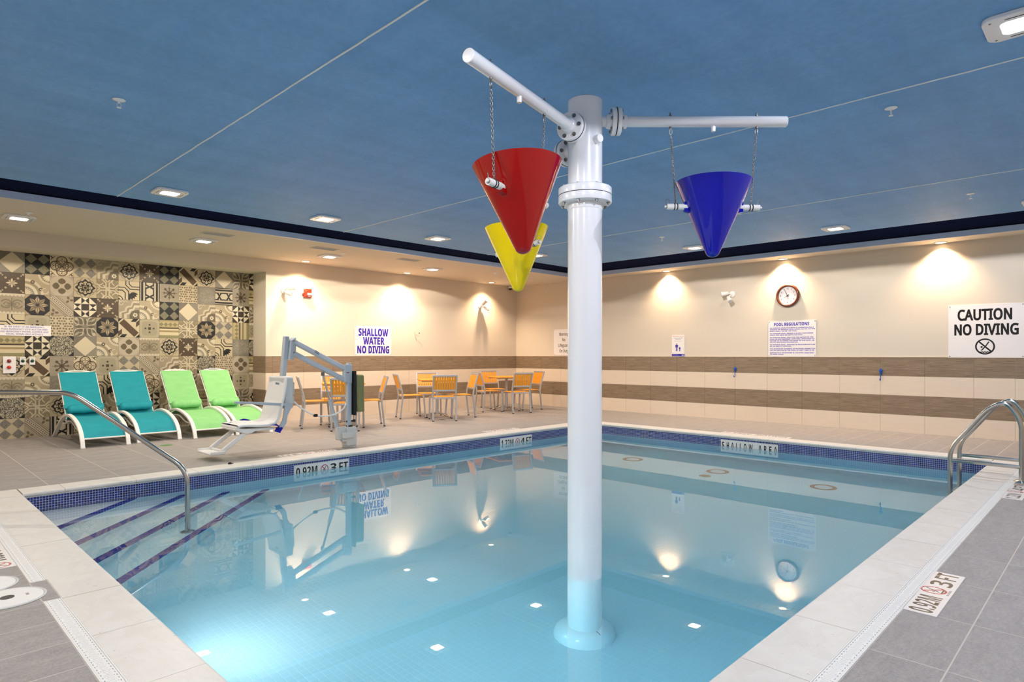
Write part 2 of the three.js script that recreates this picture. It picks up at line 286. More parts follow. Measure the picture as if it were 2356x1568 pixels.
  const bars = () => { bg('#cfc3ab'); for (const [x, w] of [[0, 10], [18, 20], [162, 20], [190, 10]]) { G.fillStyle = col.k; G.fillRect(x, 0, w, 200); } G.fillStyle = col.k; G.fillRect(56, 0, 88, 200); for (const y of [-6, 100, 206]) fill('#ddd3bd', [100, y - 46], [132, y - 26], [132, y + 26], [100, y + 46], [68, y + 26], [68, y - 26]); for (const y of [46, 152]) { fill('#ddd3bd', [60, y - 10], [84, y], [60, y + 10]); fill('#ddd3bd', [140, y - 10], [116, y], [140, y + 10]); } };
  def('B', bars); def('b', () => { G.translate(200, 0); G.rotate(Math.PI / 2); bars(); });
  def('Y', () => { bg('#a79e8d'); speck(() => true, ['#afa695', '#9d9483'], 1500, 4); spin(4, () => { fill('#6e6149', [0, -9], [56, -5], [56, 5], [0, 9]); fill('#6e6149', [52, -16], [60, -5], [84, 0], [60, 5], [52, 16], [64, 0]); fill('#6e6149', [44, -6], [52, -16], [62, 0], [52, 16], [44, 6]); G.rotate(Math.PI / 4); fill('#4f4330', [0, -6], [50, -4], [50, 4], [0, 6]); fill('#4f4330', [44, -12], [70, -10], [64, 0], [70, 10], [44, 12], [54, 0]); petal(22, 6, '#4f4330', 50); }); circ(100, 100, 15, '#4f4330'); });
  def('H', () => { bg('#cfc2a6'); for (const [x, y] of [[50, 50], [150, 50], [50, 150], [150, 150], [100, 100], [0, 0], [200, 0], [0, 200], [200, 200], [100, 0], [0, 100], [200, 100], [100, 200]]) { spin(6, () => petal(23, 9, '#7d7057', 16), x, y); } for (const [x, y] of [[100, 50], [50, 100], [150, 100], [100, 150], [50, 0], [0, 50], [150, 200], [200, 150]]) { circ(x, y, 9, '#8f836b'); } });
  def('G', () => { bg('#8d877c'); for (let i = 0; i < 4000; i++) { const a = rnd() * 7, r = 100 * Math.sqrt(rnd()) * (.6 + .5 * rnd()); G.fillStyle = ['#b9b3a2', '#a29b8b', '#d0caba', '#79746a'][i % 4]; G.fillRect(100 + r * Math.cos(a), 100 + r * Math.sin(a), 2.4, 2.4); } });
  def('O', () => { bg('#1b1712'); const oct = (x, y) => Math.abs(x - 100) + Math.abs(y - 100) < 145; fill('#8b8472', [45, 0], [155, 0], [200, 45], [200, 155], [155, 200], [45, 200], [0, 155], [0, 45]); speck(oct, ['#c9c1a9', '#2a241c', '#d7cfb8', '#4a4335'], 5200, 4.4); });
  def('F', () => { bg('#1d1812'); fill('#b2a183', [0, 0], [50, 0], [0, 50]); fill('#b2a183', [200, 0], [150, 0], [200, 50]); fill('#b2a183', [0, 200], [50, 200], [0, 150]); fill('#b2a183', [200, 200], [150, 200], [200, 150]); spin(8, (i) => { const c = i % 2 ? '#9c8a6c' : '#b5a486'; fill(c, [0, 0], [50, -21], [96, 0], [50, 21]); line(col.k, 3, [0, 0], [96, 0]); line(col.k, 4, [0, 0], [50, -21], [96, 0], [50, 21], [0, 0]); }); });
  def('N', () => { bg('#e9e0c6'); const u = 200 / 3; fill('#3a3020', [u, u], [2 * u, u], [2 * u, 2 * u], [u, 2 * u]); for (const [x, y] of [[0, 0], [200, 0], [0, 200], [200, 200]]) fill('#3a3020', [x, y], [x ? 200 - u : u, y], [x, y ? 200 - u : u]); for (const o of [0, 2 * u]) { fill('#2a2218', [u, o], [u * 1.5, o + u / 2], [u, o + u]); fill('#2a2218', [2 * u, o], [u * 1.5, o + u / 2], [2 * u, o + u]); fill('#2a2218', [o, u], [o + u / 2, u * 1.5], [o + u, u]); fill('#2a2218', [o, 2 * u], [o + u / 2, u * 1.5], [o + u, 2 * u]); } });
  def('C', () => { bg('#a79b83'); G.fillStyle = '#d9cfb9'; G.fillRect(0, 0, 200, 14); G.fillRect(0, 186, 200, 14); for (let i = 0; i < 7; i++) { circ(14 + i * 29, 14, 13, '#d9cfb9'); circ(14 + i * 29, 186, 13, '#d9cfb9'); } for (const f of [1, -1]) { G.save(); G.translate(100, 100); G.scale(f, 1); arc(44, 0, 38, .4, 5.8, '#857a64', 13); arc(40, 4, 18, 1, 6.6, '#857a64', 9); petal(34, 10, '#857a64', 4); arc(62, 0, 40, -.8, .8, '#c5baa2', 8); G.restore(); } line('#5f5540', 5, [100, 40], [100, 160]); });
  def('V', () => { bg('#8b8272'); for (const [a, b, r] of [[0, 200, 0], [200, 0, Math.PI], [0, 0, Math.PI / 2], [200, 200, -Math.PI / 2]]) { G.save(); G.translate(a, b); G.rotate(r - Math.PI / 4); petal(118, 46, '#c6bca6', 4); petal(104, 34, '#6f6552', 8); petal(60, 12, '#b3a891', 12); G.restore(); } spin(4, () => { petal(70, 16, '#6b614e', 20); arc(74, 30, 20, 2, 5, '#c6bca6', 6); }); circ(24, 24, 16, '#c6bca6'); circ(176, 176, 16, '#c6bca6'); });
  def('E', () => { bg('#8f8773'); G.fillStyle = '#b9b096'; G.beginPath(); G.roundRect(3, 3, 194, 194, 30); G.fill(); G.fillStyle = '#aca38a'; G.beginPath(); G.roundRect(26, 26, 148, 148, 30); G.fill(); fill('#4b412e', [86, 86], [114, 86], [114, 114], [86, 114]); for (const [x, y] of [[100, 60], [100, 140], [60, 100], [140, 100]]) dia(x, y, 12, '#4b412e'); });
  def('U', () => { bg('#b3a791'); G.save(); G.translate(100, 100); G.rotate(Math.PI / 4); G.fillStyle = '#74694f'; G.fillRect(-160, -34, 320, 68); G.fillStyle = '#d2c7ae'; G.fillRect(-160, -28, 320, 56); G.fillStyle = '#8d8270'; G.fillRect(-160, -20, 320, 40); for (let i = -7; i < 8; i++) circ(i * 21, 0, 11, '#d8d0bf', 5); G.fillStyle = '#9d917a'; G.fillRect(-160, 42, 320, 8); G.fillRect(-160, -50, 320, 8); G.restore(); spin(6, (i) => { G.rotate(i * 1.1); petal(34, 11, '#71654d', 4); }, 160, 36); spin(6, (i) => { G.rotate(i * 1.1); petal(34, 11, '#71654d', 4); }, 36, 164); });
  const stripes = () => { let y = 0; for (const [h, c] of [[10, '#9c9165'], [16, '#b8aa7f'], [50, '#c3b288'], [10, '#94835a'], [10, '#3c301f'], [18, '#e1d4b4'], [20, '#a8946a'], [34, '#e1d2b0'], [32, '#98936a']]) { G.fillStyle = c; G.fillRect(0, y, 200, h + 1); y += h; } for (let i = 0; i < 5; i++) dia(20 + i * 46, 50, 23, '#8c8660'); };
  def('A', stripes); def('a', () => { G.translate(0, 200); G.rotate(-Math.PI / 2); stripes(); });
  const rowsN = Math.ceil(order.length / cols);
  const atlas = canvasTex(cols * C, rowsN * C, (g) => { G = g; order.forEach((f, i) => { g.save(); g.beginPath(); g.rect((i % cols) * C, Math.floor(i / cols) * C, C, C); g.clip(); g.translate((i % cols) * C, Math.floor(i / cols) * C); f(); g.restore(); }); });
  const patterned = std(0xe6e2da, .5, { map: atlas });
  const grid = ['GADKQSZRWKMRDVN', 'VSWTLRXPBYHGbYA', 'NXCFUNWZTKDZTNV', 'RHPEHVFMEAXFSaC', 'DWANODTLCRWTPGO', 'QTRMYQESUZXOHLA', 'SKCTGHPNQUVCFEC', 'LYOXRSTaNZKADVR', 'bUSUBHGWVLCPQSO'];
  const geos = new Map();
  function patternGeo(k, w) {
    const key = k + w.toFixed(3);
    if (!geos.has(key)) {
      const g = slab(w, .302, .008, .001), p = g.attributes.position, u = g.attributes.uv, i = P[k], cx = i % cols, cy = Math.floor(i / cols);
      for (let n = 0; n < p.count; n++) { const a = (p.getX(n) + w / 2) / .299, b = (.151 - p.getZ(n)) / .302; u.setXY(n, (cx + .01 + .98 * a) / cols, 1 - (cy + 1 - .01 - .98 * b) / rowsN); }
      geos.set(key, g);
    }
    return geos.get(key);
  }
  grid.forEach((row, r) => [...row].forEach((k, c) => {
    const x0 = .713 + .3005 * c, w = Math.min(.299, NX1 - x0 - .002), m = part('patterned_tile', patternGeo(k, w), patterned, wf);
    m.rotation.x = Math.PI / 2; m.position.set(x0 + w / 2, NTOP - .152 - .3035 * r, NICHE + .002);
  }));
}

// ---------------------------------------------------------------- ceiling: blue panel floating inside a cream soffit, a dark gap between
{
  const c = structure('ceiling', 'blue painted ceiling with a cream soffit'), x1 = 10.41, z0 = -8.54;
  const panel = ext(poly([[LEFT, -NEAR], [x1, -NEAR], [x1, -z0], [LEFT, -z0]]), .24, .1).rotateX(Math.PI / 2).scale(1, 1, -1);
  // keep the winding right after the mirror
  const px = panel.attributes.position, nx = panel.attributes.normal, ux = panel.attributes.uv;
  for (let i = 0; i < px.count; i += 3) for (const a of [px, nx, ux]) { const n = a.itemSize, t = a.array.slice((i + 1) * n, (i + 2) * n); a.array.copyWithin((i + 1) * n, (i + 2) * n, (i + 3) * n); a.array.set(t, (i + 2) * n); }
  panel.computeBoundingBox();
  part('ceiling_panel', panel.translate(0, CEIL - panel.boundingBox.min.y, 0), M.ceiling, c);
  for (const x of [2.035, 5.003, 7.988]) {                            // the white caulked joints, a little wavy
    const pts = []; for (let z = z0 + .1; z < NEAR; z += .12) pts.push(V(x + rr(-.0016, .0016), CEIL - .001 + rr(-.0012, .0012), z));
    part('ceiling_joint', tube(pts, .0062, pts.length * 2, 6), M.bead, c);
  }
  part('soffit', [boxUV(b6(LEFT, RIGHT, SOFFIT, SOFFIT + .02, FAR, -8.79)), boxUV(b6(11.008, RIGHT, SOFFIT, SOFFIT + .02, -8.79, NEAR))], M.soffit, c);
  part('fascia', [b6(LEFT, 11.008, SOFFIT - .004, 3.03, -8.79, -8.776), b6(10.994, 11.008, SOFFIT - .004, 3.03, -8.776, NEAR)], M.fascia, c, 'glossy blue edge strip');
  part('cove_lining', [b6(LEFT, 11.1, 3.02, 3.42, -8.86, -8.84), b6(11.06, 11.08, 3.02, 3.42, -8.86, NEAR), b6(LEFT, 11.1, 3.4, 3.42, -8.86, NEAR), b6(LEFT, 11.1, 3.02, 3.03, -8.86, -8.776), b6(10.994, 11.08, 3.02, 3.03, -8.8, NEAR)], M.navy, c, 'dark blue gap');
  part('roof_slab', b6(LEFT - .16, RIGHT + .16, 3.5, 3.7, NICHE - .2, NEAR + .16), M.navy, c);
}

// ---------------------------------------------------------------- deck
const OX0 = .683, OX1 = 9.485, OZ0 = -7.235, OZ1 = -.852;                          // the coping's outer lines
{
  const f = structure('floor', 'grey beige porcelain deck tiles around the pool'), y = -.0004;
  part('screed', [boxUV(b6(LEFT, OX0, -1.7, y, FAR, NEAR)), boxUV(b6(OX1, RIGHT, -1.7, y, FAR, NEAR)), boxUV(b6(OX0, OX1, -1.7, y, FAR, OZ0)), boxUV(b6(OX0, OX1, -1.7, y, OZ1, NEAR)), boxUV(b6(NX0, NX1, -1.7, y, NICHE, FAR))], M.grout, f);
  const list = [];
  const run = (x0, x1, z0, z1, jx, jz, px = .588, pz = .2935) => {
    const cuts = (a, b, j, p) => { const r = [a]; for (let k = Math.ceil((a - j) / p + .05); j + k * p < b - .03; k++) if (j + k * p > a + .03) r.push(j + k * p); r.push(b); return r; };
    const xs = cuts(x0, x1, jx, px), zs = cuts(z0, z1, jz, pz);
    for (let i = 0; i + 1 < xs.length; i++) for (let k = 0; k + 1 < zs.length; k++) list.push([(xs[i] + xs[i + 1]) / 2, (zs[k] + zs[k + 1]) / 2, xs[i + 1] - xs[i] - .005, zs[k + 1] - zs[k] - .005]);
  };
  run(LEFT, .607, OZ0, NEAR, .607, -2.94);
  run(LEFT, RIGHT, FAR, OZ0, 1.19, OZ0);
  run(NX0, NX1, NICHE, FAR, 1.19, OZ0);
  run(OX1, RIGHT, OZ0, NEAR, RIGHT, -1.15);
  run(.607, OX1, -.776, NEAR, 2.93, -.502);
  run(.607, OX0, -4.205, -3.838, .7, -4.02);
  list.forEach((t) => { const d = .715 * t[0] - .699 * t[1], r = Math.abs(.699 * t[0] + .715 * t[1]); t.push(d > .6 && r / d < 1 ? d : 50 + Math.abs(d)); });
  list.sort((a, b) => a[4] - b[4]);
  const cache = new Map(), rest = [];
  list.forEach(([x, z, w, d], i) => {
    const v = Math.floor(rnd() * 6), key = [w.toFixed(3), d.toFixed(3), v].join();
    if (!cache.has(key)) cache.set(key, slab(w, d, .008, .001, v * .37, v * .53));
    if (i < 300) part('floor_tile', cache.get(key), M.deck, f).position.set(x, 0, z);
    else rest.push(cache.get(key).clone().translate(x, 0, z));
  });
  part('floor_tile', rest, M.deck, f).userData.kind = 'stuff';
}

// ---------------------------------------------------------------- pool shell
const pool = structure('swimming_pool', 'tiled swimming pool basin with marble coping and corner steps');
{
  const B = -1.7;
  part('basin_wall', [b6(OX0, PX0 - .0015, B, -.05, OZ0, OZ1), b6(PX1 + .0015, OX1, B, -.05, OZ0, OZ1), b6(PX0 - .01, PX1 + .01, B, -.05, OZ0, PZ0 - .0015), b6(PX0 - .01, PX1 + .01, B, -.05, PZ1 + .0015, OZ1)], M.poolGrout, pool);
  const fl = new THREE.Shape(); fl.moveTo(PX0 - .02, B); fl.lineTo(PX0 - .02, -1.0512); fl.lineTo(3.4, -1.0512); fl.lineTo(7.2, -1.3862); fl.lineTo(PX1 + .02, -1.3862); fl.lineTo(PX1 + .02, B);
  part('basin_floor', ext(fl, PZ1 - PZ0 + .04).translate(0, 0, PZ0 - .02), M.poolGrout, pool);

  // white floor mosaic: the nearest pieces one by one, the rest together
  const p = .044, tile = slab(p - .004, p - .004, .004, .0007), all = [];
  for (let x = PX0 + p / 2; x < PX1; x += p) for (let z = PZ0 + p / 2; z < PZ1; z += p) {
    const slope = x > 3.4 && x < 7.2 ? -Math.atan(.335 / 3.8) : 0;
    if (x + z < -3.8) continue;                                       // under the steps
    all.push([.715 * x - .699 * z + (Math.abs(.699 * x + .715 * z) > .8 * (.715 * x - .699 * z) ? 9 : 0), x, bed(x), z, slope]);
  }
  all.sort((a, b) => a[0] - b[0]);
  all.slice(0, 300).forEach(([, x, y, z, s]) => { const m = part('mosaic_tile', tile, M.poolTile, pool); m.position.set(x, y, z); m.rotation.z = s; });
  stuffOf('mosaic_tile', tile, M.poolTile, all.slice(300).map(([, x, y, z, s]) => mat4(x, y, z, new THREE.Euler(0, 0, s))), pool);
  const wallM = [];
  for (let y = -.27; y > -1.37; y -= p) {
    for (let x = PX0 + p / 2; x < PX1; x += p) if (y > bed(x) + .02) { wallM.push(mat4(x, y, PZ0, new THREE.Euler(Math.PI / 2, 0, 0))); wallM.push(mat4(x, y, PZ1, new THREE.Euler(-Math.PI / 2, 0, 0))); }
    for (let z = PZ0 + p / 2; z < PZ1; z += p) { if (y > bed(PX1) + .02) wallM.push(mat4(PX1, y, z, new THREE.Euler(0, 0, Math.PI / 2))); if (y > bed(PX0) + .02) wallM.push(mat4(PX0, y, z, new THREE.Euler(0, 0, -Math.PI / 2))); }
  }
  stuffOf('mosaic_tile', tile, M.poolTile, wallM, pool);
  // dark blue waterline band
  const q = .0225, bt = slab(q - .0032, q - .0032, .004, .0006), bands = [[], []];
  const put = (m) => bands[rnd() < .3 ? 1 : 0].push(m);
  for (let r = 0; r < 9; r++) {
    const y = -.058 - q * r;
    for (let x = PX0 + q / 2; x < PX1; x += q) { put(mat4(x, y, PZ0, new THREE.Euler(Math.PI / 2, 0, 0))); put(mat4(x, y, PZ1, new THREE.Euler(-Math.PI / 2, 0, 0))); }
    for (let z = PZ0 + q / 2; z < PZ1; z += q) { put(mat4(PX1, y, z, new THREE.Euler(0, 0, Math.PI / 2))); put(mat4(PX0, y, z, new THREE.Euler(0, 0, -Math.PI / 2))); }
  }
  stuffOf('waterline_mosaic', bt, M.blueMosaic, bands[0], pool, 'dark blue mosaic band'); stuffOf('waterline_mosaic', bt, M.blueMosaicDark, bands[1], pool, 'dark blue mosaic band');
  part('mosaic_bed', [b6(PX0, PX1, -.26, -.046, PZ0 - .003, PZ0 - .001), b6(PX1 + .001, PX1 + .003, -.26, -.046, PZ0, PZ1)], M.mosaicGrout, pool);

  // four diagonal corner steps with blue edge tiles
  const S2 = Math.SQRT1_2;
  [[-.25, -5.118], [-.42, -4.645], [-.6, -4.22], [-.78, -3.78]].forEach(([y, c]) => {
    const a = [PX0 - .01, c - PX0], b = [c - PZ0, PZ0 - .01], st = new THREE.Group(); st.name = 'step'; pool.add(st);
    part('tread', boxUV(ext(poly([[PX0 - .01, -(PZ0 - .01)], [a[0], -a[1]], [b[0], -b[1]]]), 1.1 + y).rotateX(-Math.PI / 2).translate(0, -1.1, 0)), M.stepTile, st);
    const L = Math.hypot(b[0] - a[0], b[1] - a[1]), n = Math.floor(L / .046), e = slab(.0435, .0252, .004, .0005), ms = [];
    for (let i = 0; i < n; i++) {
      const t = (i + .5) / n, x = a[0] + (b[0] - a[0]) * t, z = a[1] + (b[1] - a[1]) * t;
      for (const k of [0, 1]) { ms.push(mat4(x - S2 * (.013 + .026 * k), y + .003, z - S2 * (.013 + .026 * k), new THREE.Euler(0, Math.PI / 4, 0))); ms.push(mat4(x + S2 * .003, y - .012 - .026 * k, z + S2 * .003, new THREE.Euler(Math.PI / 2, Math.PI / 4, 0, 'YXZ'))); }
    }
    stuffOf('nosing_tile', e, M.nosing, ms, st, 'dark blue edge tiles');
  });

  // marble coping stones, each with a rounded nose; profile: across (0 at the outer line) against height
  const cop = (w) => { const s = new THREE.Shape(), r = .021; s.moveTo(0, -.046); s.lineTo(0, -.002); s.lineTo(.003, 0); s.lineTo(w - r, 0); s.absarc(w - r, -r, r, Math.PI / 2, -.35, true); s.lineTo(w - .009, -.036); s.quadraticCurveTo(w - .012, -.04, w - .012, -.046); return s; };
  const stone = (w, L) => { const g = boxUV(ext(cop(w), L - .003, 0, 10)); const u = g.attributes.uv, o = rnd() * 3; for (let i = 0; i < u.count; i++) u.setXY(i, u.getX(i) + o, u.getY(i) + o * 1.7); return g; };
  const lay = (w, from, to, joints, place) => { const cuts = [from, ...joints.filter((j) => j > from + .05 && j < to - .05), to]; for (let i = 0; i + 1 < cuts.length; i++) { const m = part('coping_stone', stone(w, cuts[i + 1] - cuts[i]), M.marble, pool); place(m, cuts[i]); m.position.y = rr(-.0006, .0006); } };
  const series = (a, p, n) => Array.from({ length: n }, (_, i) => a + p * i);
  lay(.272, -7.235, OZ1, series(-6.86, .606, 12), (m, c) => { m.position.set(OX0, 0, c); });                                     // near the steps: nose to +x
  lay(.284, .957, OX1, series(1.302, .589, 15), (m, c) => { m.rotation.y = Math.PI / 2; m.position.set(c, 0, OZ1); });             // near the ladder: nose to -z
  lay(.272, .957, OX1, series(1.268, .5795, 15), (m, c) => { m.rotation.y = -Math.PI / 2; m.position.set(c + .0, 0, OZ0); m.userData.flip = 1; });
  lay(.272, OZ0 + .272, OZ1 - .284, series(-6.685, .585, 12), (m, c) => { m.rotation.y = Math.PI; m.position.set(OX1, 0, c); m.userData.flip = 1; });
  for (const m of pool.children) if (m.userData.flip) { delete m.userData.flip; m.geometry.computeBoundingBox(); const L = m.geometry.boundingBox.max.z; if (Math.abs(m.rotation.y + Math.PI / 2) < .01) m.position.x += L; else m.position.z += L; }
}
tag(single('pool_water', b6(PX0 - .008, PX1 + .008, -1.5, WATER, PZ0 - .008, PZ1 + .008), M.water, 'still turquoise pool water filling the basin around the white column', 'water'), null, null, null, 'stuff');
scene.children.at(-1).geometry = boxUV(scene.children.at(-1).geometry);
// ---------------------------------------------------------------- ceiling lights, with a lamp just under every glowing face
function ledLamp(x, y, z) {                                             // a small bright chip deep in its square opening: the rim cuts its light off below the horizontal
  const l = new THREE.SpotLight(z > -1 ? LED_COOL : y < CEIL - .1 ? LED_WARM : LED_COLOR, LED_POWER, 0, 1.55, .1, 2); l.position.set(x, y, z); l.target.position.set(x, 0, z); l.castShadow = true; l.shadow.radius = .12; scene.add(l, l.target);
}
{
  const s = .33, frame = () => { const sh = roundRect(s, s, .06), h = roundRect(.165, .165, .03); sh.holes.push(h); return ext(sh, .026, .006).rotateX(Math.PI / 2); };
  const led = (x, y, z, label, group) => {
    const t = thing('ceiling_light', label, 'ceiling light', [x, y, z], 0, group);
    part('housing', frame(), M.whitePaint, t);
    part('diffuser', ext(roundRect(.164, .164, .03), .025, .006).rotateX(Math.PI / 2).translate(0, -.002, 0), M.lensLed, t);
    const screws = []; for (const a of [-1, 1]) for (const b of [-1, 1]) screws.push(disc(.006, .004, a * .125, -.027, b * .125, 10));
    each('screw', screws, M.bolt, t);
    each('vent_slot', [-1, 1].map((a) => box(.004, .003, .12, a * .125, -.0265, 0)), M.black, t);
    ledLamp(x, y - .005, z);
  };
  const names7 = [[2.39, -7.76, 'square white ceiling light at far left on the blue ceiling above the loungers'], [4.32, -7.75, 'square white ceiling light on the blue ceiling, second from the left by the far edge'], [6.28, -7.78, 'square white ceiling light on the blue ceiling just left of the yellow cone'], [8.6, -7.78, 'square white ceiling light on the blue ceiling peeping out behind the yellow cone'], [9.86, -5.28, 'square white ceiling light on the blue ceiling behind the tip of the blue cone'], [9.77, -3.02, 'square white ceiling light on the blue ceiling right of the blue cone'], [4.44, -.42, 'large white rounded square ceiling light cut by the top right corner']];
  names7.forEach(([x, z, l]) => led(x, CEIL, z, l));
  for (const [x, z, l] of [[9.77, -.75, 'above the ladder end of the right deck'], [6.6, -.42, 'above the middle of the right deck'], [2.2, -.42, 'above the near end of the right deck'], [.2, -5.4, 'above the steps on the left'], [.2, -3, 'above the left coping'], [.2, -.6, 'above the near corner of the deck']]) led(x, CEIL, z, 'square white ceiling light out of view ' + l, 'ceiling lights out of view');
  [[1.32, 'square white ceiling light in the cream soffit above the patterned wall'], [3.52, 'square white ceiling light in the cream soffit above the last green lounger'], [5.6, 'square white ceiling light in the cream soffit above the pool lift'], [7.87, 'square white ceiling light in the cream soffit above the middle table']].forEach(([x, l]) => led(x, SOFFIT, -9.91, l));

  const down = (x, z, dz, dx, label) => {
    const t = thing('downlight', label, 'downlight', [x, SOFFIT, z]);
    part('trim_ring', lathe([[.062, -.001], [.09, -.001], [.09, -.006], [.08, -.012], [.066, -.012], [.062, -.004]], 32), M.whitePaint, t);
    part('lens', disc(.064, .004, 0, -.004, 0), M.lensWarm, t);
    const l = new THREE.SpotLight(SPOT_COLOR, SPOT_POWER, 0, THREE.MathUtils.degToRad(61), .75, 2); l.position.set(x, SOFFIT - .03, z); l.target.position.set(x + dx, 0, z + dz); l.castShadow = true; l.shadow.radius = 2; scene.add(l, l.target);
  };
  down(5.61, -10.78, 0, 0, 'round warm downlight in the soffit above the red fire alarm'); down(7.89, -10.78, 0, 0, 'round warm downlight in the soffit above the SHALLOW WATER sign'); down(10.31, -10.76, 0, 0, 'round warm downlight in the soffit near the far corner');
  down(11.37, -6.72, 0, 0, 'round warm downlight above the small notice on the right wall'); down(11.37, -4.38, 0, 0, 'round warm downlight above the wall clock'); down(11.37, -2.03, 0, 0, 'round warm downlight above the CAUTION sign');
}
// ---------------------------------------------------------------- sprinklers, vents, dome camera
{
  const sp = thing('sprinkler', 'white fire sprinkler on the blue ceiling at upper left', 'sprinkler', [1.273, CEIL, -5.234]);
  part('escutcheon', lathe([[0, 0], [.042, 0], [.042, -.004], [.02, -.012], [0, -.012]], 24), M.whitePaint, sp);
  part('frame', [cyl(V(0, -.01, 0), V(0, -.028, 0), .009, .006, 10), tube([V(-.007, -.022, 0), V(-.014, -.04, 0), V(0, -.056, 0), V(.014, -.04, 0), V(.007, -.022, 0)], .0025, 16, 6)], M.whitePaint, sp);
  part('deflector', disc(.016, .003, 0, -.058, 0, 14), M.whitePaint, sp);
  for (const [p, l] of [[[5.341, CEIL, -1.266], 'white fire sprinkler on the blue ceiling at upper right'], [[8.797, CEIL, -1.285], 'small fire sprinkler near the right edge of the blue ceiling'], [[8.686, CEIL, -5.213], 'small fire sprinkler left of the blue cone'], [[1.363, SOFFIT, -9.529], 'fire sprinkler in the cream soffit at far left'], [[5.636, SOFFIT, -9.525], 'fire sprinkler in the soffit above the pool lift'], [[9.208, SOFFIT, -9.49], 'fire sprinkler in the soffit left of the yellow cone']]) copy(sp, l, p);
  const v = thing('air_vent', 'slotted air vent in the soffit above the green loungers', 'vent', [3.49, SOFFIT, -9.28]);
  part('frame', [b6(-.21, .21, -.008, 0, -.1, -.082), b6(-.21, .21, -.008, 0, .082, .1), b6(-.21, -.19, -.008, 0, -.082, .082), b6(.19, .21, -.008, 0, -.082, .082)], M.soffit, v);
  part('backing', b6(-.19, .19, -.001, .0, -.082, .082), M.ventGrey, v);
  for (let i = 0; i < 7; i++) part('slat', box(.378, .003, .014).rotateX(.6).translate(0, -.005, -.07 + i * .0235), M.greyPlastic, v);
  copy(v, 'slotted air vent in the soffit above the pool lift', [5.16, SOFFIT, -9.28]); copy(v, 'slotted air vent in the soffit above the middle table', [6.83, SOFFIT, -9.28]);
  const d = thing('dome_camera', 'small white dome camera high in the far corner', 'camera', [11.19, 2.93, -11.0]);
  part('mount', lathe([[0, .012], [.062, .012], [.062, -.03], [.05, -.045], [0, -.045]], 24), M.whitePlastic, d); part('dome', new THREE.SphereGeometry(.046, 20, 10, 0, 7, Math.PI / 2, Math.PI / 2).translate(0, -.045, 0), M.rubber, d);
}

// ---------------------------------------------------------------- depth markers and signs
const ink = '#15110f';
function noDive(g, x, y, r, red, figure = ink) {
  g.save(); g.translate(x, y); g.strokeStyle = figure; g.lineWidth = r * .13; g.lineCap = 'butt';
  g.beginPath(); g.moveTo(r * .4, -r * .6); g.lineTo(r * .1, -r * .1); g.lineTo(-r * .36, r * .5); g.stroke();
  g.beginPath(); g.arc(-r * .34, r * .06, r * .11, 0, 7); g.fillStyle = figure; g.fill();
  g.lineWidth = r * .11; g.beginPath(); g.moveTo(-r * .55, r * .66); for (let i = 0; i <= 8; i++) g.lineTo(-r * .55 + i * r * .1375, r * (.66 + (i % 2 ? .07 : 0))); g.stroke();
  g.strokeStyle = red; g.lineWidth = r * .17; g.beginPath(); g.arc(0, 0, r * .92, 0, 7); g.stroke(); g.beginPath(); g.moveTo(-r * .65, -r * .65); g.lineTo(r * .65, r * .65); g.stroke(); g.restore();
}
// one row of square ceramic tiles with printed characters: list of [text | 'no', share of the length]
function marker(items, W, H, o) {
  const total = items.reduce((s, i) => s + i[1], 0), X = 1024, Y = Math.round(1024 * H / W);
  const tex = canvasTex(X, Y, (g) => {
    g.fillStyle = '#ece7e2'; g.fillRect(0, 0, X, Y); let x = 0; g.fillStyle = o.color ?? ink;
    for (const [s, n] of items) { const w = X * n / total; g.fillStyle = o.color ?? ink;
      if (s === 'no') { noDive(g, x + w / 2, Y * (o.small ? .42 : .5), Math.min(w, Y) * .4, '#b0161c'); g.fillStyle = ink; if (o.small) fitText(g, 'NO DIVING', x + w / 2, Y * .88, w * .6, Y * .07); }
      else if (s.trim()) fitText(g, s, x + w / 2, Y / 2, w * (o.fill ?? .86), Y * (o.cap ?? .62), 'bold');
      x += w; }
  });
  const t = thing('depth_marker', o.label, 'pool marker', o.p), mat = std(0xffffff, .3, { map: tex }); if (o.e) t.rotation.set(...o.e, 'YXZ');
  let at = 0; const n = o.tiles, w = W / n;
  for (let i = 0; i < n; i++) {                                       // the printed face is cut into its tiles
    const g = slab(w - .0015, H, .006, .0008).rotateX(Math.PI / 2), p = g.attributes.position, u = g.attributes.uv; at = -W / 2 + w * (i + .5);
    for (let k = 0; k < p.count; k++) u.setXY(k, (p.getX(k) + at + W / 2) / W, (p.getY(k) + H / 2) / H);
    part('marker_tile', g, mat, t).position.x = at;
  }
  return t;
}
const deep = (a, b) => [[a, 2.6], ['no', 1], [b[0], .9], [b.slice(2), 1.25]];
const flatUp = [-Math.PI / 2, 0, 0];
marker([['0.92M', 2.05], ['no', 1], ['3', .8], ['FT', 1.0]], .738, .147, { label: 'white 0.92M 3 FT depth marker tiles on the grey deck at lower right', p: [3.868, .003, -.712], e: flatUp, tiles: 5, cap: .66, small: 1, color: '#3a2c1c' });
marker([['1.22M', 2.05], ['no', 1], ['4', .8], ['FT', 1.0]], .738, .147, { label: 'white 1.22M 4 FT depth marker tiles on the deck beside the ladder', p: [7.2, .003, -.712], e: flatUp, tiles: 5, cap: .66, small: 1, color: '#3a2c1c' });
marker([['0.92M', 2.05], ['no', 1], ['3', .8], ['FT', 1.0]], .738, .147, { label: 'white 0.92M 3 FT depth marker tiles on the deck edge below the pool lift', p: [3.84, .003, -7.312], e: [-Math.PI / 2, Math.PI, 0], tiles: 5, cap: .62 });
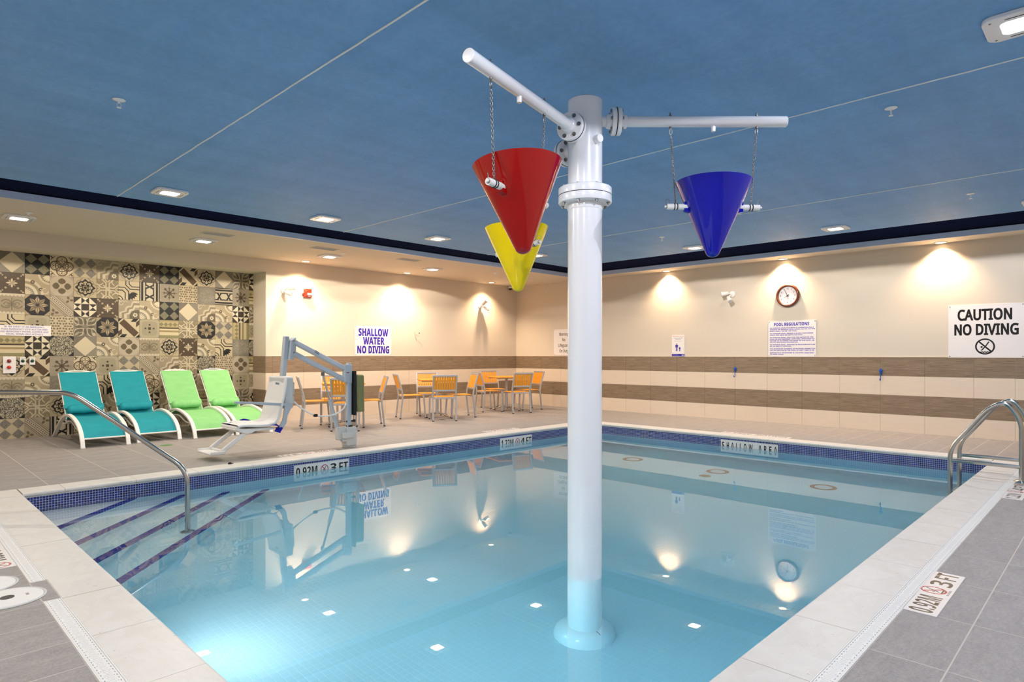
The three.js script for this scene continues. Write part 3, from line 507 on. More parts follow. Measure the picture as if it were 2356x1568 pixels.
marker([['1.22M', 2.05], ['no', 1], ['4', .8], ['FT', 1.0]], .738, .147, { label: 'white 1.22M 4 FT depth marker tiles on the far deck edge', p: [7.23, .003, -7.312], e: [-Math.PI / 2, Math.PI, 0], tiles: 5, cap: .62 });
marker([['SHALLOW', 3.6], ['AREA', 2.2], ['no', .9]], 1.05, .147, { label: 'white SHALLOW AREA marker tiles lying on the deck edge below the clock', p: [9.562, .003, -4.1], e: [-Math.PI / 2, Math.PI / 2, 0], tiles: 7, cap: .6 });
marker([['3', .8], ['FT', 1.1], ['0.92M', 2.3], ['no', 1]], .74, .147, { label: 'white depth marker tiles with a red no diving circle at the left edge', p: [.532, .003, -4.975], e: [-Math.PI / 2, -Math.PI / 2, 0], tiles: 5, cap: .66 });
marker([['0.92M', 2.6], ['no', 1], ['3', .9], ['FT', 1.25]], .726, .166, { label: 'white 0.92M 3 FT depth tiles set in the blue band at the waterline', p: [3.851, -.156, PZ0 + .0035], tiles: 5, cap: .6 });
marker([['1.22M', 2.6], ['no', 1], ['4', .9], ['FT', 1.25]], .729, .166, { label: 'white 1.22M 4 FT depth tiles set in the blue band at the far waterline', p: [7.236, -.156, PZ0 + .0035], tiles: 5, cap: .6 });
marker([['S', 1], ['H', 1], ['A', 1], ['L', .8], ['L', .8], ['O', 1], ['W', 1.3], [' ', .7], ['A', 1], ['R', 1], ['E', 1], ['A', 1]], .878, .166, { label: 'white SHALLOW AREA tiles set in the blue band below the clock', p: [PX1 - .0035, -.156, -4.061], e: [0, -Math.PI / 2, 0], tiles: 6, cap: .6, fill: .62 });

function sign(name, label, w, h, p, wall, draw, screws = true, px = 900) {
  const W = w >= h ? px : Math.round(px * w / h), Hh = w >= h ? Math.round(px * h / w) : px, t = thing(name, label, 'sign', p, wall === 'right' ? -Math.PI / 2 : 0);
  const face = std(0xffffff, .38, { map: canvasTex(W, Hh, (g) => { g.fillStyle = '#ebe5e2'; g.fillRect(0, 0, W, Hh); draw(g, W, Hh); }) });
  part('panel', box(w, h, .006, 0, 0, .004), [M.signWhite, M.signWhite, M.signWhite, M.signWhite, face, M.signWhite], t);
  if (screws) for (const a of [-1, 1]) for (const b of [-1, 1]) part('screw', disc(.007, .004, 0, 0, 0, 12).rotateX(Math.PI / 2).translate(a * (w / 2 - .02), b * (h / 2 - .02), .009), M.bolt, t);
  return t;
}
const purple = '#3114a6';
sign('shallow_water_sign', 'white sign reading SHALLOW WATER NO DIVING in purple letters', .87, .6, [7.256, 1.512, FAR], 'far', (g, W, H) => { g.fillStyle = purple; fitText(g, 'SHALLOW', W * .5, H * .21, W * .82, H * .235, 'bold', 'sans-serif', 5); fitText(g, 'WATER', W * .51, H * .5, W * .58, H * .235, 'bold', 'sans-serif', 5); fitText(g, 'NO DIVING', W * .5, H * .8, W * .9, H * .235, 'bold', 'sans-serif', 5); });
sign('lifeguard_sign', 'white sign reading Warning No Lifeguard On Duty beside the white column', .62, .61, [RIGHT, 1.53, -9.51], 'right', (g, W, H) => { g.fillStyle = '#1b1717'; [['Warning', .46], ['No', .16], ['Lifeguard', .56], ['On Duty', .44]].forEach(([s, k], i) => fitText(g, s, W * .5, H * (.19 + .215 * i), W * k, H * .115, 'normal', 'sans-serif', 3)); });
sign('pool_regulations_sign', 'white POOL REGULATIONS sign with purple text below the clock', .83, .64, [RIGHT, 1.525, -4.27], 'right', (g, W, H) => {
  g.fillStyle = purple; fitText(g, 'POOL REGULATIONS', W * .49, H * .1, W * .74, H * .085, 'bold', 'sans-serif', 3);
  const L = ['NO PERSON INFECTED WITH A COMMUNICABLE', 'DISEASE OR HAVING OPEN SORES ON HIS OR HER', 'BODY SHALL ENTER THE POOL.', '', 'NO PERSON SHALL BRING A GLASS CONTAINER', 'ONTO THE DECK OR INTO THE POOL.', '', 'NO PERSON SHALL POLLUTE THE WATER IN THE', 'POOL IN ANY MANNER. SPITTING, SPOUTING OF', 'WATER OR BLOWING THE NOSE IN THE POOL OR', 'ON THE DECK ARE PROHIBITED.', '', 'NO PERSON SHALL ENGAGE IN BOISTEROUS PLAY', 'IN OR ABOUT THE POOL.', '', 'THE MAXIMUM NUMBER OF BATHERS PERMITTED', 'ON THE DECK & IN THE POOL AT ANY TIME IS 10.', '', 'EMERGENCY TELEPHONE IS LOCATED ADJACENT', 'TO POOL STEPS.'];
  g.font = 'bold 100px sans-serif'; let y = H * .2;
  for (const s of L) { if (!s) { y += H * .026; continue; } const h = H * .027, w = W * .93 * g.measureText(s).width / g.measureText(L[16]).width; fitText(g, s, W * .035 + w / 2, y, w, h, 'bold', 'sans-serif', 3); y += H * .0435; }
}, true, 1400);
sign('supervision_notice', 'small white notice with a blue adult and child figure on the right wall', .285, .43, [RIGHT, 1.42, -6.51], 'right', (g, W, H) => {
  g.fillStyle = '#c0392b'; fitText(g, 'IMPORTANT NOTICE', W * .5, H * .06, W * .88, H * .028); g.fillStyle = '#333';
  ['Unattended Residents', 'of the Pool must be', 'Supervised'].forEach((s, i) => fitText(g, s, W * .5, H * (.13 + .04 * i), W * [.7, .6, .4][i], H * .02)); g.fillStyle = '#777'; fitText(g, 'Children under fourteen years', W * .5, H * .28, W * .66, H * .014, 'normal'); fitText(g, 'must be with an adult', W * .5, H * .31, W * .6, H * .014, 'normal');
  const man = (x, y, s) => { g.fillStyle = '#1f1d9c'; g.beginPath(); g.arc(x, y, 13 * s, 0, 7); g.fill(); g.fillRect(x - 24 * s, y + 17 * s, 48 * s, 62 * s); g.fillRect(x - 38 * s, y + 20 * s, 12 * s, 66 * s); g.fillRect(x + 26 * s, y + 20 * s, 12 * s, 66 * s); g.fillRect(x - 22 * s, y + 76 * s, 19 * s, 96 * s); g.fillRect(x + 3 * s, y + 76 * s, 19 * s, 96 * s); };
  man(W * .38, H * .42, 1.75); man(W * .62, H * .565, 1.05); g.fillStyle = '#24209f'; g.fillRect(0, H * .89, W, H * .11); g.fillStyle = '#cfd2ff'; g.fillRect(W * .06, H * .925, W * .4, 5); g.fillRect(W * .06, H * .95, W * .5, 5); g.fillRect(W * .78, H * .92, W * .16, H * .05);
}, false);
sign('caution_sign', 'large white CAUTION NO DIVING sign at the right edge', .905, .785, [RIGHT, 1.587, -1.4975], 'right', (g, W, H) => { g.fillStyle = '#0e0a0a'; fitText(g, 'CAUTION', W * .49, H * .19, W * .73, H * .19, 'normal', 'sans-serif', 8); fitText(g, 'NO DIVING', W * .503, H * .47, W * .857, H * .19, 'normal', 'sans-serif', 8); noDive(g, W * .497, H * .79, H * .15, '#0e0a0a'); });
sign('emergency_sign', 'white strip sign about an emergency on the patterned tile wall', .63, .155, [1.613, 1.577, NICHE + .002], 'far', (g, W, H) => { g.fillStyle = '#3a2f9a'; [['IN THE EVENT OF AN EMERGENCY,', .76], ['PUSH EMERGENCY STOP BUTTON AND', .86], ['USE EMERGENCY PHONE. AUDIBLE AND', .9], ['VISUAL SIGNAL WILL ACTIVATE', .69]].forEach(([s, k], i) => fitText(g, s, W * .5, H * (.155 + .23 * i), W * k, H * .14, 'normal', 'sans-serif', 2)); }, false);

// ---------------------------------------------------------------- fittings on the walls
{
  const c = thing('wall_clock', 'round wall clock with a brown wooden rim and black numerals', 'clock', [RIGHT, 2.29, -4.336], -Math.PI / 2), R = .207;
  part('rim', lathe([[R * .76, .01], [R * .78, .034], [R * .84, .046], [R * .9, .044], [R * .96, .034], [R, .02], [R, 0], [0, 0]], 64).rotateX(Math.PI / 2), M.brownWood, c);
  const face = canvasTex(512, 512, (g) => { g.fillStyle = '#e9e0e2'; g.fillRect(0, 0, 512, 512); g.fillStyle = '#241c1c'; for (let n = 1; n <= 12; n++) { const a = n * Math.PI / 6, s = String(n); fitText(g, s, 256 + 198 * Math.sin(a), 256 - 198 * Math.cos(a), s.length > 1 ? 58 : 32, 48, 'normal', 'sans-serif', 3); } g.fillStyle = '#9a8c8c'; g.fillRect(226, 330, 60, 6); });
  const fg = new THREE.CircleGeometry(R * .77, 48).translate(0, 0, .018);
  part('dial', fg, std(0xffffff, .5, { map: face }), c);
  const hand = (a, l, w, z) => ext(poly([[-w, -.03], [w, -.03], [w * .3, l], [-w * .3, l]]), .002).rotateZ(-a).translate(0, 0, z);
  part('hour_hand', hand(Math.PI * 2 * 7.93 / 12, .078, .006, .021), M.rubber, c); part('minute_hand', hand(Math.PI * 2 * 55.6 / 60, .118, .005, .024), M.rubber, c); part('second_hand', hand(Math.PI * 2 * 13 / 60, .055, .0012, .027), M.brownWood, c);
  part('hub', disc(.007, .012, 0, 0, 0, 14).rotateX(Math.PI / 2).translate(0, 0, .026), M.rubber, c);

  // twin headed emergency lights: origin at the plate, facing +z
  function twin(label, p, turn, dirs) {
    const t = thing('emergency_light', label, 'emergency light', p, turn);
    part('base_plate', lathe([[0, .022], [.05, .02], [.062, .008], [.062, 0], [0, 0]], 24).rotateX(Math.PI / 2), M.whitePlastic, t);
    for (const [from, to] of dirs) {
      const a = V(...from), b = V(...to), h = new THREE.Group(); h.name = 'lamp_head'; t.add(h);
      part('housing', [cyl(a, a.clone().lerp(b, .4), .034, .04, 20), cyl(a.clone().lerp(b, .4), b, .04, .046, 20)], M.whitePlastic, h); part('lens', cyl(b, b.clone().addScaledVector(b.clone().sub(a).normalize(), .003), .04, .038, 20), M.greyPlastic, h);
      part('knuckle', cyl(V(0, 0, .015), a, .014, .016, 12), M.whitePlastic, h);
    }
  }
  twin('twin headed white emergency light beside the red fire alarm', [5.34, 2.405, FAR], 0, [[[.03, .03, .07], [.13, .055, .17]], [[.0, -.045, .07], [.07, -.075, .16]]]);
  twin('twin headed white emergency light below the downlight near the far corner', [10.24, 2.39, FAR], 0, [[[.0, .03, .08], [.03, .13, .2]], [[.05, -.02, .08], [.13, -.08, .17]]]);
  twin('twin headed grey emergency light left of the clock', [RIGHT, 2.385, -5.37], -Math.PI / 2, [[[-.05, .02, .07], [-.16, -.0, .13]], [[-.05, -.06, .07], [.02, -.145, .13]]]);

  const a = thing('fire_alarm', 'red fire alarm horn and strobe on the cream wall', 'fire alarm', [5.79, 2.385, FAR]);
  part('housing', [rbox(.155, .165, .06, .02, 0, 0, .03), rbox(.12, .12, .03, .014, 0, -.01, .065)], phys(0xc4230c, .35, { clearcoat: .4 }), a);
  part('strobe', rbox(.1, .04, .03, .008, .02, -.022, .085), M.signWhite, a); each('letter', [0, 1, 2, 3].map((i) => box(.009, .014, .002, -.012 + i * .015, -.058, .081)), M.signWhite, a); part('side_lug', rbox(.03, .03, .04, .006, -.09, -.02, .03), phys(0xc4230c, .35), a);

  const k = thing('wire_stub', 'loose grey wire sticking out of the cream wall', 'wire', [8.29, 1.83, FAR]);
  part('wire', tube([V(0, 0, 0), V(.004, -.05, .012), V(.004, -.11, .02), V(.03, -.2, .014), V(.06, -.27, .03)], .006, 30, 8), M.greyPlastic, k); part('branch', tube([V(.012, -.15, .016), V(.05, -.16, .03), V(.1, -.13, .05)], .005, 16, 8), M.greyPlastic, k); part('tip', new THREE.SphereGeometry(.012, 10, 8).translate(.1, -.13, .05), M.black, k);

  const hookMat = phys(0x0d4ea8, .4), hk = thing('wall_hook', 'small blue hook on the striped tiles below the POOL REGULATIONS sign', 'hook', [RIGHT - .006, .93, -5.309], -Math.PI / 2);
  part('plate', rbox(.034, .09, .012, .004, 0, .03, .006), hookMat, hk); part('clip', [rbox(.05, .03, .03, .006, .004, .045, .02)], hookMat, hk);
  part('hook', tube(bend([V(0, .02, .014), V(0, -.1, .02), V(0, -.12, .05), V(0, -.085, .07)], .025), .006, 30, 8), hookMat, hk);
  copy(hk, 'small blue hook on the striped tiles left of the ladder', [RIGHT - .006, .935, -2.859]);

  const eb = thing('emergency_stop_box', 'pale control plate with a dark red and an orange red push button', 'control box', [1.435, 1.075, NICHE + .002]);
  part('plate', rbox(.15, .245, .02, .005, 0, 0, .01), M.signWhite, eb); part('button', lathe([[0, .026], [.018, .024], [.026, .012], [.026, 0]], 20).rotateX(Math.PI / 2).translate(-.005, .055, .02), phys(0x7d0418, .25, { clearcoat: 1 }), eb, 'dark red button'); part('button', lathe([[0, .026], [.018, .024], [.026, .012], [.026, 0]], 20).rotateX(Math.PI / 2).translate(-.005, -.035, .02), phys(0xc92408, .25, { clearcoat: 1 }), eb, 'orange red button');
  const sb = thing('switch_plate', 'small grey switch plate with a green button right of the control plate', 'switch', [1.59, 1.13, NICHE + .002]);
  part('plate', rbox(.07, .115, .014, .004, 0, 0, .007), M.whitePlastic, sb); part('button', lathe([[0, .02], [.014, .018], [.017, .006], [.017, 0]], 18).rotateX(Math.PI / 2).translate(0, 0, .014), phys(0x0c4a33, .3, { clearcoat: .6 }), sb); part('collar', lathe([[.017, 0], [.021, .004], [.024, 0]], 18).rotateX(Math.PI / 2).translate(0, 0, .014), M.bolt, sb); part('caption', box(.05, .014, .001, 0, .04, .0145), M.greyPlastic, sb);
  copy(sb, 'second small grey switch plate with a green button over a brown diagonal tile', [1.702, 1.13, NICHE + .002]);
}

// ---------------------------------------------------------------- deck drains, skimmer lids, small fittings in the floor
{
  const W = .063, pitch = .0588, L = pitch * 10, slots = [], rib = [];
  const plate = new THREE.Shape(); plate.moveTo(0, -W / 2); plate.lineTo(L - .001, -W / 2); plate.lineTo(L - .001, W / 2); plate.lineTo(0, W / 2);
  const hole = (x, y, w, h) => { const p = new THREE.Path(); p.moveTo(x - w / 2, y - h / 2); p.lineTo(x - w / 2, y + h / 2); p.lineTo(x + w / 2, y + h / 2); p.lineTo(x + w / 2, y - h / 2); plate.holes.push(p); };
  for (let i = 0; i < 20; i++) { const x = pitch / 2 * (i + .5); for (const s of [-1, 1]) { hole(x, s * .0235, .0135, .0038); if (i % 2) hole(x + .006, s * .0155, .005, .0028); } }
  for (let i = 0; i < 40; i++) rib.push(box(.0012, .0009, .024, pitch / 4 * (i + .5), .0004, 0));
  const grateGeo = mg([ext(plate, .006).rotateX(-Math.PI / 2).translate(0, -.006, 0), ...rib]);
  const drain = (label, p, turn, n, kind) => {
    const t = thing('trench_drain', label, 'deck drain', p, turn);
    for (let i = 0; i < n; i++) part('grate', grateGeo, M.whitePlastic, t).position.set(i * L, .002, 0);
    each('channel_edge', [b6(0, n * L, -.02, .003, W / 2 + .001, W / 2 + .006), b6(0, n * L, -.02, .003, -W / 2 - .006, -W / 2 - .001)], kind === 'old' ? M.greyPlastic : M.whitePlastic, t);
    part('channel_bottom', b6(0, n * L, -.006, -.005, -W / 2, W / 2), M.ventGrey, t);
    return t;
  };
  drain('long white slotted drain strip along the right coping', [.72, 0, -.814], 0, 15);
  drain('white slotted drain strip beside the left coping in the foreground', [.645, 0, -.9], Math.PI / 2, 5);
  drain('white slotted drain strip beside the left coping running to the far corner', [.645, 0, -4.207], Math.PI / 2, 5);

  const lid = thing('skimmer_lid', 'round white skimmer lid with a dark badge, the nearer of two at the left edge', 'lid', [.49, 0, -4.02]);
  part('collar', lathe([[.15, 0], [.162, 0], [.162, .003], [.15, .003]], 48), M.greyPlastic, lid); part('cover', lathe([[0, .007], [.13, .007], [.148, .004], [.148, 0]], 48), M.whitePlastic, lid);
  part('badge', disc(.03, .002, 0, .0075, 0, 24), M.rubber, lid); part('lift_notch', box(.012, .002, .03, .08, .0072, .012), M.ventGrey, lid); each('mould_line', [0, 1, 2, 3, 4, 5].map((i) => box(.09, .0012, .0016, .09, .0066, 0).rotateY(i * Math.PI / 3)), M.whitePlastic, lid);
  copy(lid, 'round white skimmer lid, the farther of two at the left edge', [.415, 0, -4.325], 1);

  const g = thing('floor_cleanout', 'small round green cover in the deck in front of the loungers', 'floor cover', [2.82, 0, -9.29]);
  part('cover', lathe([[0, .003], [.075, .003], [.08, 0]], 28), std(0x5f8a52, .7), g); part('slot', box(.05, .001, .008, 0, .0034, 0), M.black, g);
  const fd = thing('floor_drain', 'small dark floor drain behind the middle table', 'floor drain', [7.6, 0, -9.29]);
  part('grate', [...[-2, -1, 0, 1, 2].map((i) => box(.008, .003, .1, i * .02, .0015, 0)), box(.11, .003, .008, 0, .0015, .05), box(.11, .003, .008, 0, .0015, -.05)], M.bolt, fd);
  const cp = thing('anchor_cap', 'tiny black cap lying on the coping edge left of the lift', 'cap', [2.84, .0, -7.2]);
  part('cap', lathe([[0, .022], [.014, .02], [.02, .006], [.02, 0]], 16), M.black, cp); part('tab', box(.03, .006, .014, .02, .006, 0), M.black, cp);

  // drains in the pool bed
  const md = thing('main_drain', 'round grey ringed drain on the pool bed, left of three', 'pool drain', [8.27, -1.385, -5.47]);
  part('ring', lathe([[.1, .004], [.145, .012], [.155, .004], [.155, 0], [.1, 0]], 40), M.drainRing, md); part('grate', [lathe([[.0, .004], [.1, .004]], 32), ...[0, 1, 2, 3, 4, 5].map((i) => box(.19, .006, .008, 0, .005, 0).rotateY(i * Math.PI / 6)), ...[.04, .07].map((r) => new THREE.TorusGeometry(r, .003, 6, 28).rotateX(Math.PI / 2).translate(0, .006, 0))], M.poolTile, md);
  copy(md, 'round grey ringed drain on the pool bed, middle of three', [8.31, -1.385, -4.1]); copy(md, 'round grey ringed drain on the pool bed, right of three', [8.32, -1.385, -2.71]);
  const hr = thing('floor_fitting', 'small round brown fitting on the pool bed beside the middle drain', 'pool fitting', [7.94, -1.385, -4.1]);
  part('cover', lathe([[0, .008], [.07, .008], [.08, 0]], 28), std(0x7a5640, .6), hr); part('screw', disc(.008, .003, 0, .009, 0, 10), M.bolt, hr);
  // underwater lamps in the near wall, hidden from the camera by its coping
  for (const [z, l] of [[-3.7, 'round underwater lamp in the pool wall nearer the steps'], [-1.9, 'round underwater lamp in the pool wall farther from the steps']]) {
    const pl = thing('pool_light', l, 'pool light', [PX0, -.55, z]); pl.rotation.z = -Math.PI / 2;
    part('bezel', lathe([[.1, 0], [.13, 0], [.13, .012], [.112, .022], [.1, .018]], 40), M.whitePlastic, pl); part('lens', lathe([[0, .016], [.08, .014], [.1, .008]], 32), M.lensPool, pl);
    const s = new THREE.SpotLight(0xffefec, POOL_POWER, 0, 1.4, 1, 2); s.position.set(PX0 + .05, -.55, z); s.target.position.set(PX0 + 2, -.55, z - .2); s.castShadow = true; s.shadow.radius = 4; scene.add(s, s.target);
  }
}

// ---------------------------------------------------------------- stainless handrail and ladder
{
  const k = Math.SQRT1_2, at = (s, y) => V(1.966 - k * s, y, -5.908 - k * s), r = .0215;
  const t = thing('handrail', 'bent stainless steel handrail rising from the pool steps', 'handrail', [0, 0, 0]);
  part('rail', tube(bend([at(0, -.78), at(0, .215), at(1.02, .893), at(2.15, .893), at(2.15, 0)], [.14, .12, .14]), r, 140, 18), M.steel, t);
  part('escutcheon', lathe([[r, .02], [.05, .016], [.062, .004], [.062, 0], [r, 0]], 32).translate(at(0, 0).x, -.777, at(0, 0).z), M.chrome, t); part('escutcheon', lathe([[r, .02], [.05, .016], [.062, .004], [.062, 0], [r, 0]], 32).translate(at(2.15, 0).x, 0, at(2.15, 0).z), M.chrome, t);
  const ld = thing('pool_ladder', 'stainless steel pool ladder with two arched rails over the right coping', 'ladder', [7.81, 0, -.735]);
  const side = (x) => tube(bend([V(x, .002, 0), V(x, .6, 0), V(x, .78, -.12), V(x, .7, -.26), V(x, .27, -.575), V(x, -1.25, -.575)], [.12, .14, .14, .1]), .0215, 160, 18);
  part('side_rail', side(0), M.steel, ld); part('side_rail', side(.5), M.steel, ld);
  for (const x of [0, .5]) { part('cross_tube', cyl(V(x, .145, 0), V(x, .15, -.575), .0195, .0195, 18), M.steel, ld); part('escutcheon', lathe([[.0215, .022], [.05, .018], [.064, .005], [.064, 0], [.0215, 0]], 28).translate(x, 0, 0), M.chrome, ld); part('bumper', lathe([[0, 0], [.024, .004], [.024, .03], [.0, .034]], 16).rotateX(Math.PI / 2).translate(x, -1.2, -.55), M.rubber, ld); }
  for (let i = 0; i < 3; i++) part('rung', rbox(.48, .03, .075, .008, .25, -.42 - i * .3, -.575), M.whitePlastic, ld);
}
// ---------------------------------------------------------------- white spray column with three arms, tipping buckets on chains
const COL = [3.167, -2.453], ARMS = [[0, 2.70], [-121.5 * Math.PI / 180, 2.604], [121.5 * Math.PI / 180, 2.552]];   // angle from the image's right (towards the camera is negative z turn), height of each arm
{
  const Y = 1.05, R = .108, t = thing('spray_column', 'tall glossy white spray column with three bolted pipe arms standing in the pool', 'water feature', [COL[0], -Y, COL[1]], YAW);
  part('pole', [lathe([[0, Y + 2.83], [R - .006, Y + 2.83], [R, Y + 2.822], [R, .06], [R, .02]].reverse(), 64)], M.whitePaint, t);
  part('base_ring', lathe([[R, .13], [.125, .128], [.155, .115], [.18, .085], [.195, .045], [.198, 0]].reverse(), 64), M.whitePaint, t); part('ring_joint', [tube([-.2, 0, .2].map((a, i) => V(0, 0, 0)).map((v, i) => [V(.06, .131, .1), V(.077, .124, .122), V(.1, .09, .15), V(.112, .02, .162)][i + (i > 1 ? 1 : 0)]), .0018, 12, 5)], M.rubber, t);
  const flange = (r, h, y, n, parent, name, sz) => {
    part(name, [lathe([[R * 0, y], [r - .006, y], [r, y + .006], [r, y + h / 2 - .002], [r - .004, y + h / 2 - .002], [r - .004, y + h / 2 + .002], [r, y + h / 2 + .002], [r, y + h - .006], [r - .006, y + h], [0, y + h]], 64)], M.whitePaint, parent);
    part('gasket', lathe([[r - .003, y + h / 2 - .002], [r + .0006, y + h / 2 - .002], [r + .0006, y + h / 2 + .002], [r - .003, y + h / 2 + .002]], 64), M.rubber, parent);
    for (let i = 0; i < n; i++) { const a = (i + .5) * 2 * Math.PI / n, x = Math.cos(a) * (r - sz * 1.7), z = Math.sin(a) * (r - sz * 1.7); part('bolt', [new THREE.CylinderGeometry(sz * .72, sz * .72, .009, 6).translate(x, y - .0045, z), disc(sz, .002, x, y - .001, z, 14), disc(sz * .4, .01, x, y - .011, z, 10), new THREE.CylinderGeometry(sz * .72, sz * .72, .009, 6).translate(x, y + h + .0045, z), disc(sz, .002, x, y + h + .001, z, 14)], M.bolt, parent); }
  };
  flange(.168, .1, Y + 2.177, 8, t, 'main_flange', .012);
  part('weld_collar', lathe([[R, Y + 2.135], [R + .004, Y + 2.14], [R + .004, Y + 2.177], [R, Y + 2.177]], 48), M.whitePaint, t);
  ARMS.forEach(([a, h], n) => {                                       // an arm is built along +x and turned
    const g = new THREE.Group(); g.name = 'arm'; g.position.y = Y + h; g.rotation.y = a; t.add(g);
    const r = .0335, pin = [];
    part('pipe', [cyl(V(R - .03, 0, 0), V(1.268, 0, 0), r, r, 36), lathe([[0, 0], [r - .004, 0], [r, -.004]], 32).rotateZ(-Math.PI / 2).translate(1.272, 0, 0)], M.whitePaint, g);
    part('nozzle', [cyl(V(.81, -r + .006, 0), V(.81, -.062, 0), .015, .013, 18)], M.whitePaint, g);
    const f = .165, fl = [lathe([[0, 0], [.082, 0], [.086, .004], [.086, .026], [.08, .028], [.08, .032], [.086, .034], [.086, .056], [.082, .06], [0, .06]], 48), lathe([[r, -.035], [r + .01, -.03], [r + .014, 0]], 36), lathe([[r + .014, .06], [r + .01, .095], [r, .1]], 36)];
    part('flange', fl.map((q) => q.rotateZ(-Math.PI / 2).translate(f, 0, 0)), M.whitePaint, g);
    part('gasket', lathe([[.08, .028], [.0872, .028], [.0872, .032], [.08, .032]], 48).rotateZ(-Math.PI / 2).translate(f, 0, 0), M.rubber, g);
    for (let i = 0; i < 6; i++) { const b = (i + .5) * Math.PI / 3; pin.push(mg([...[[-.005, .01], [.065, .01], [.03, .066]].map(([x, k]) => new THREE.CylinderGeometry(k > .02 ? .006 : .0095, k > .02 ? .006 : .0095, k, 6).rotateZ(Math.PI / 2).translate(f + x, Math.cos(b) * .064, Math.sin(b) * .064)), ...[-.001, .061].map((x) => disc(.0125, .002, 0, 0, 0, 12).rotateZ(Math.PI / 2).translate(f + x, Math.cos(b) * .064, Math.sin(b) * .064))])); }
    each('bolt', pin, M.bolt, g);
    each('eye_bolt', [-.272, .272].map((x) => mg([cyl(V(.81 + x, r - .004, 0), V(.81 + x, r + .022, 0), .0045, .0045, 8), new THREE.CylinderGeometry(.009, .009, .008, 6).translate(.81 + x, r + .004, 0), new THREE.CylinderGeometry(.009, .009, .008, 6).translate(.81 + x, -r - .003, 0)])), M.bolt, g);
  });
  const st = new THREE.Vector3(Math.cos(1.0), 0, Math.sin(1.0));       // the capped stub facing the camera
  part('capped_stub', [cyl(st.clone().multiplyScalar(R - .02).setY(Y + 2.555), st.clone().multiplyScalar(R + .036).setY(Y + 2.555), .026, .026, 28), cyl(st.clone().multiplyScalar(R + .036).setY(Y + 2.555), st.clone().multiplyScalar(R + .039).setY(Y + 2.555), .026, .023, 28)], M.whitePaint, t);

  const link = (a, b, n) => { const out = [], d = V().subVectors(b, a), L = d.length() / n, y = d.clone().normalize(), q = new THREE.Quaternion().setFromUnitVectors(yUp, y); for (let i = 0; i < n; i++) out.push(new THREE.TorusGeometry(.0072, .0021, 6, 12).scale(.8, 1.32, .9).rotateY(i % 2 ? .9 : -.67).applyQuaternion(q).translate(...a.clone().addScaledVector(y, L * (i + .5)).toArray())); return out; };
  const bucket = (label, mat, arm, tilt, sway) => {
    const [a, h] = ARMS[arm], ang = YAW + a, ux = Math.cos(ang), uz = -Math.sin(ang), b = thing('tipping_bucket', label, 'bucket', [COL[0] + .81 * ux, h - .856, COL[1] + .81 * uz], ang);
    const prof = [[0, 0], [.014, .002], [.028, .008], [.038, .018], [.045, .033], [.14, .252], [.235, .471], [.2335, .474], [.229, .471], [.135, .255], [.04, .04], [0, .02]];
    const pivot = .316, turn = (g) => g.translate(0, -pivot, 0).rotateX(tilt).rotateZ(sway).translate(0, pivot, 0);
    part('cone', turn(lathe(prof, 72)), mat, b);
    each('bracket', [-1, 1].map((s) => turn(ext(poly([[.1, -.05], [.185, -.03], [.185, .03], [.16, .03], [.17, .07]]), .03).translate(0, pivot, -.015).scale(1, 1, 1).rotateY(s > 0 ? 0 : Math.PI))), mat, b);
    for (const s of [-1, 1]) {
      const t = part('trunnion', [cyl(V(s * .16, pivot, 0), V(s * .292, pivot, 0), .0185, .0185, 24), cyl(V(s * .292, pivot, 0), V(s * .306, pivot, 0), .009, .007, 12)].map(turn), M.whitePlastic, b);
      each('o_ring', [.228, .246].map((x) => turn(new THREE.TorusGeometry(.0188, .0034, 8, 28).rotateY(Math.PI / 2).translate(s * x, pivot, 0))), M.rubber, t);
      part('pin_ring', [turn(new THREE.TorusGeometry(.017, .0014, 6, 24).rotateY(.5).translate(s * .29, pivot + .03, 0)), turn(new THREE.CylinderGeometry(.012, .012, .006, 6).rotateZ(Math.PI / 2).translate(s * .294, pivot, 0))], M.bolt, t);
      const top = V(s * .272, .856 - .037, 0), low = turn(new THREE.BufferGeometry().setFromPoints([V(s * .238, pivot + .014, 0)])).attributes.position, e = V(low.getX(0), low.getY(0), low.getZ(0));
      const mid = top.clone().lerp(e, .1);
      const ch = part('chain', [...link(mid, e, 34), new THREE.TorusGeometry(.0085, .003, 8, 18).scale(1, 2.2, 1).translate(...top.clone().lerp(e, .055).toArray()), new THREE.TorusGeometry(.007, .0028, 8, 14).rotateY(Math.PI / 2).translate(top.x, top.y, 0)], M.bolt, b); ch.userData.kind = 'stuff';
    }
  };
  bucket('glossy blue cone bucket hanging by chains from the right arm', M.blue, 0, 0, -.012);
  bucket('glossy red cone bucket hanging by chains from the front left arm', M.red, 1, .085, 0);
  bucket('glossy yellow cone bucket hanging behind the red one', M.yellow, 2, -.02, -.02);
}

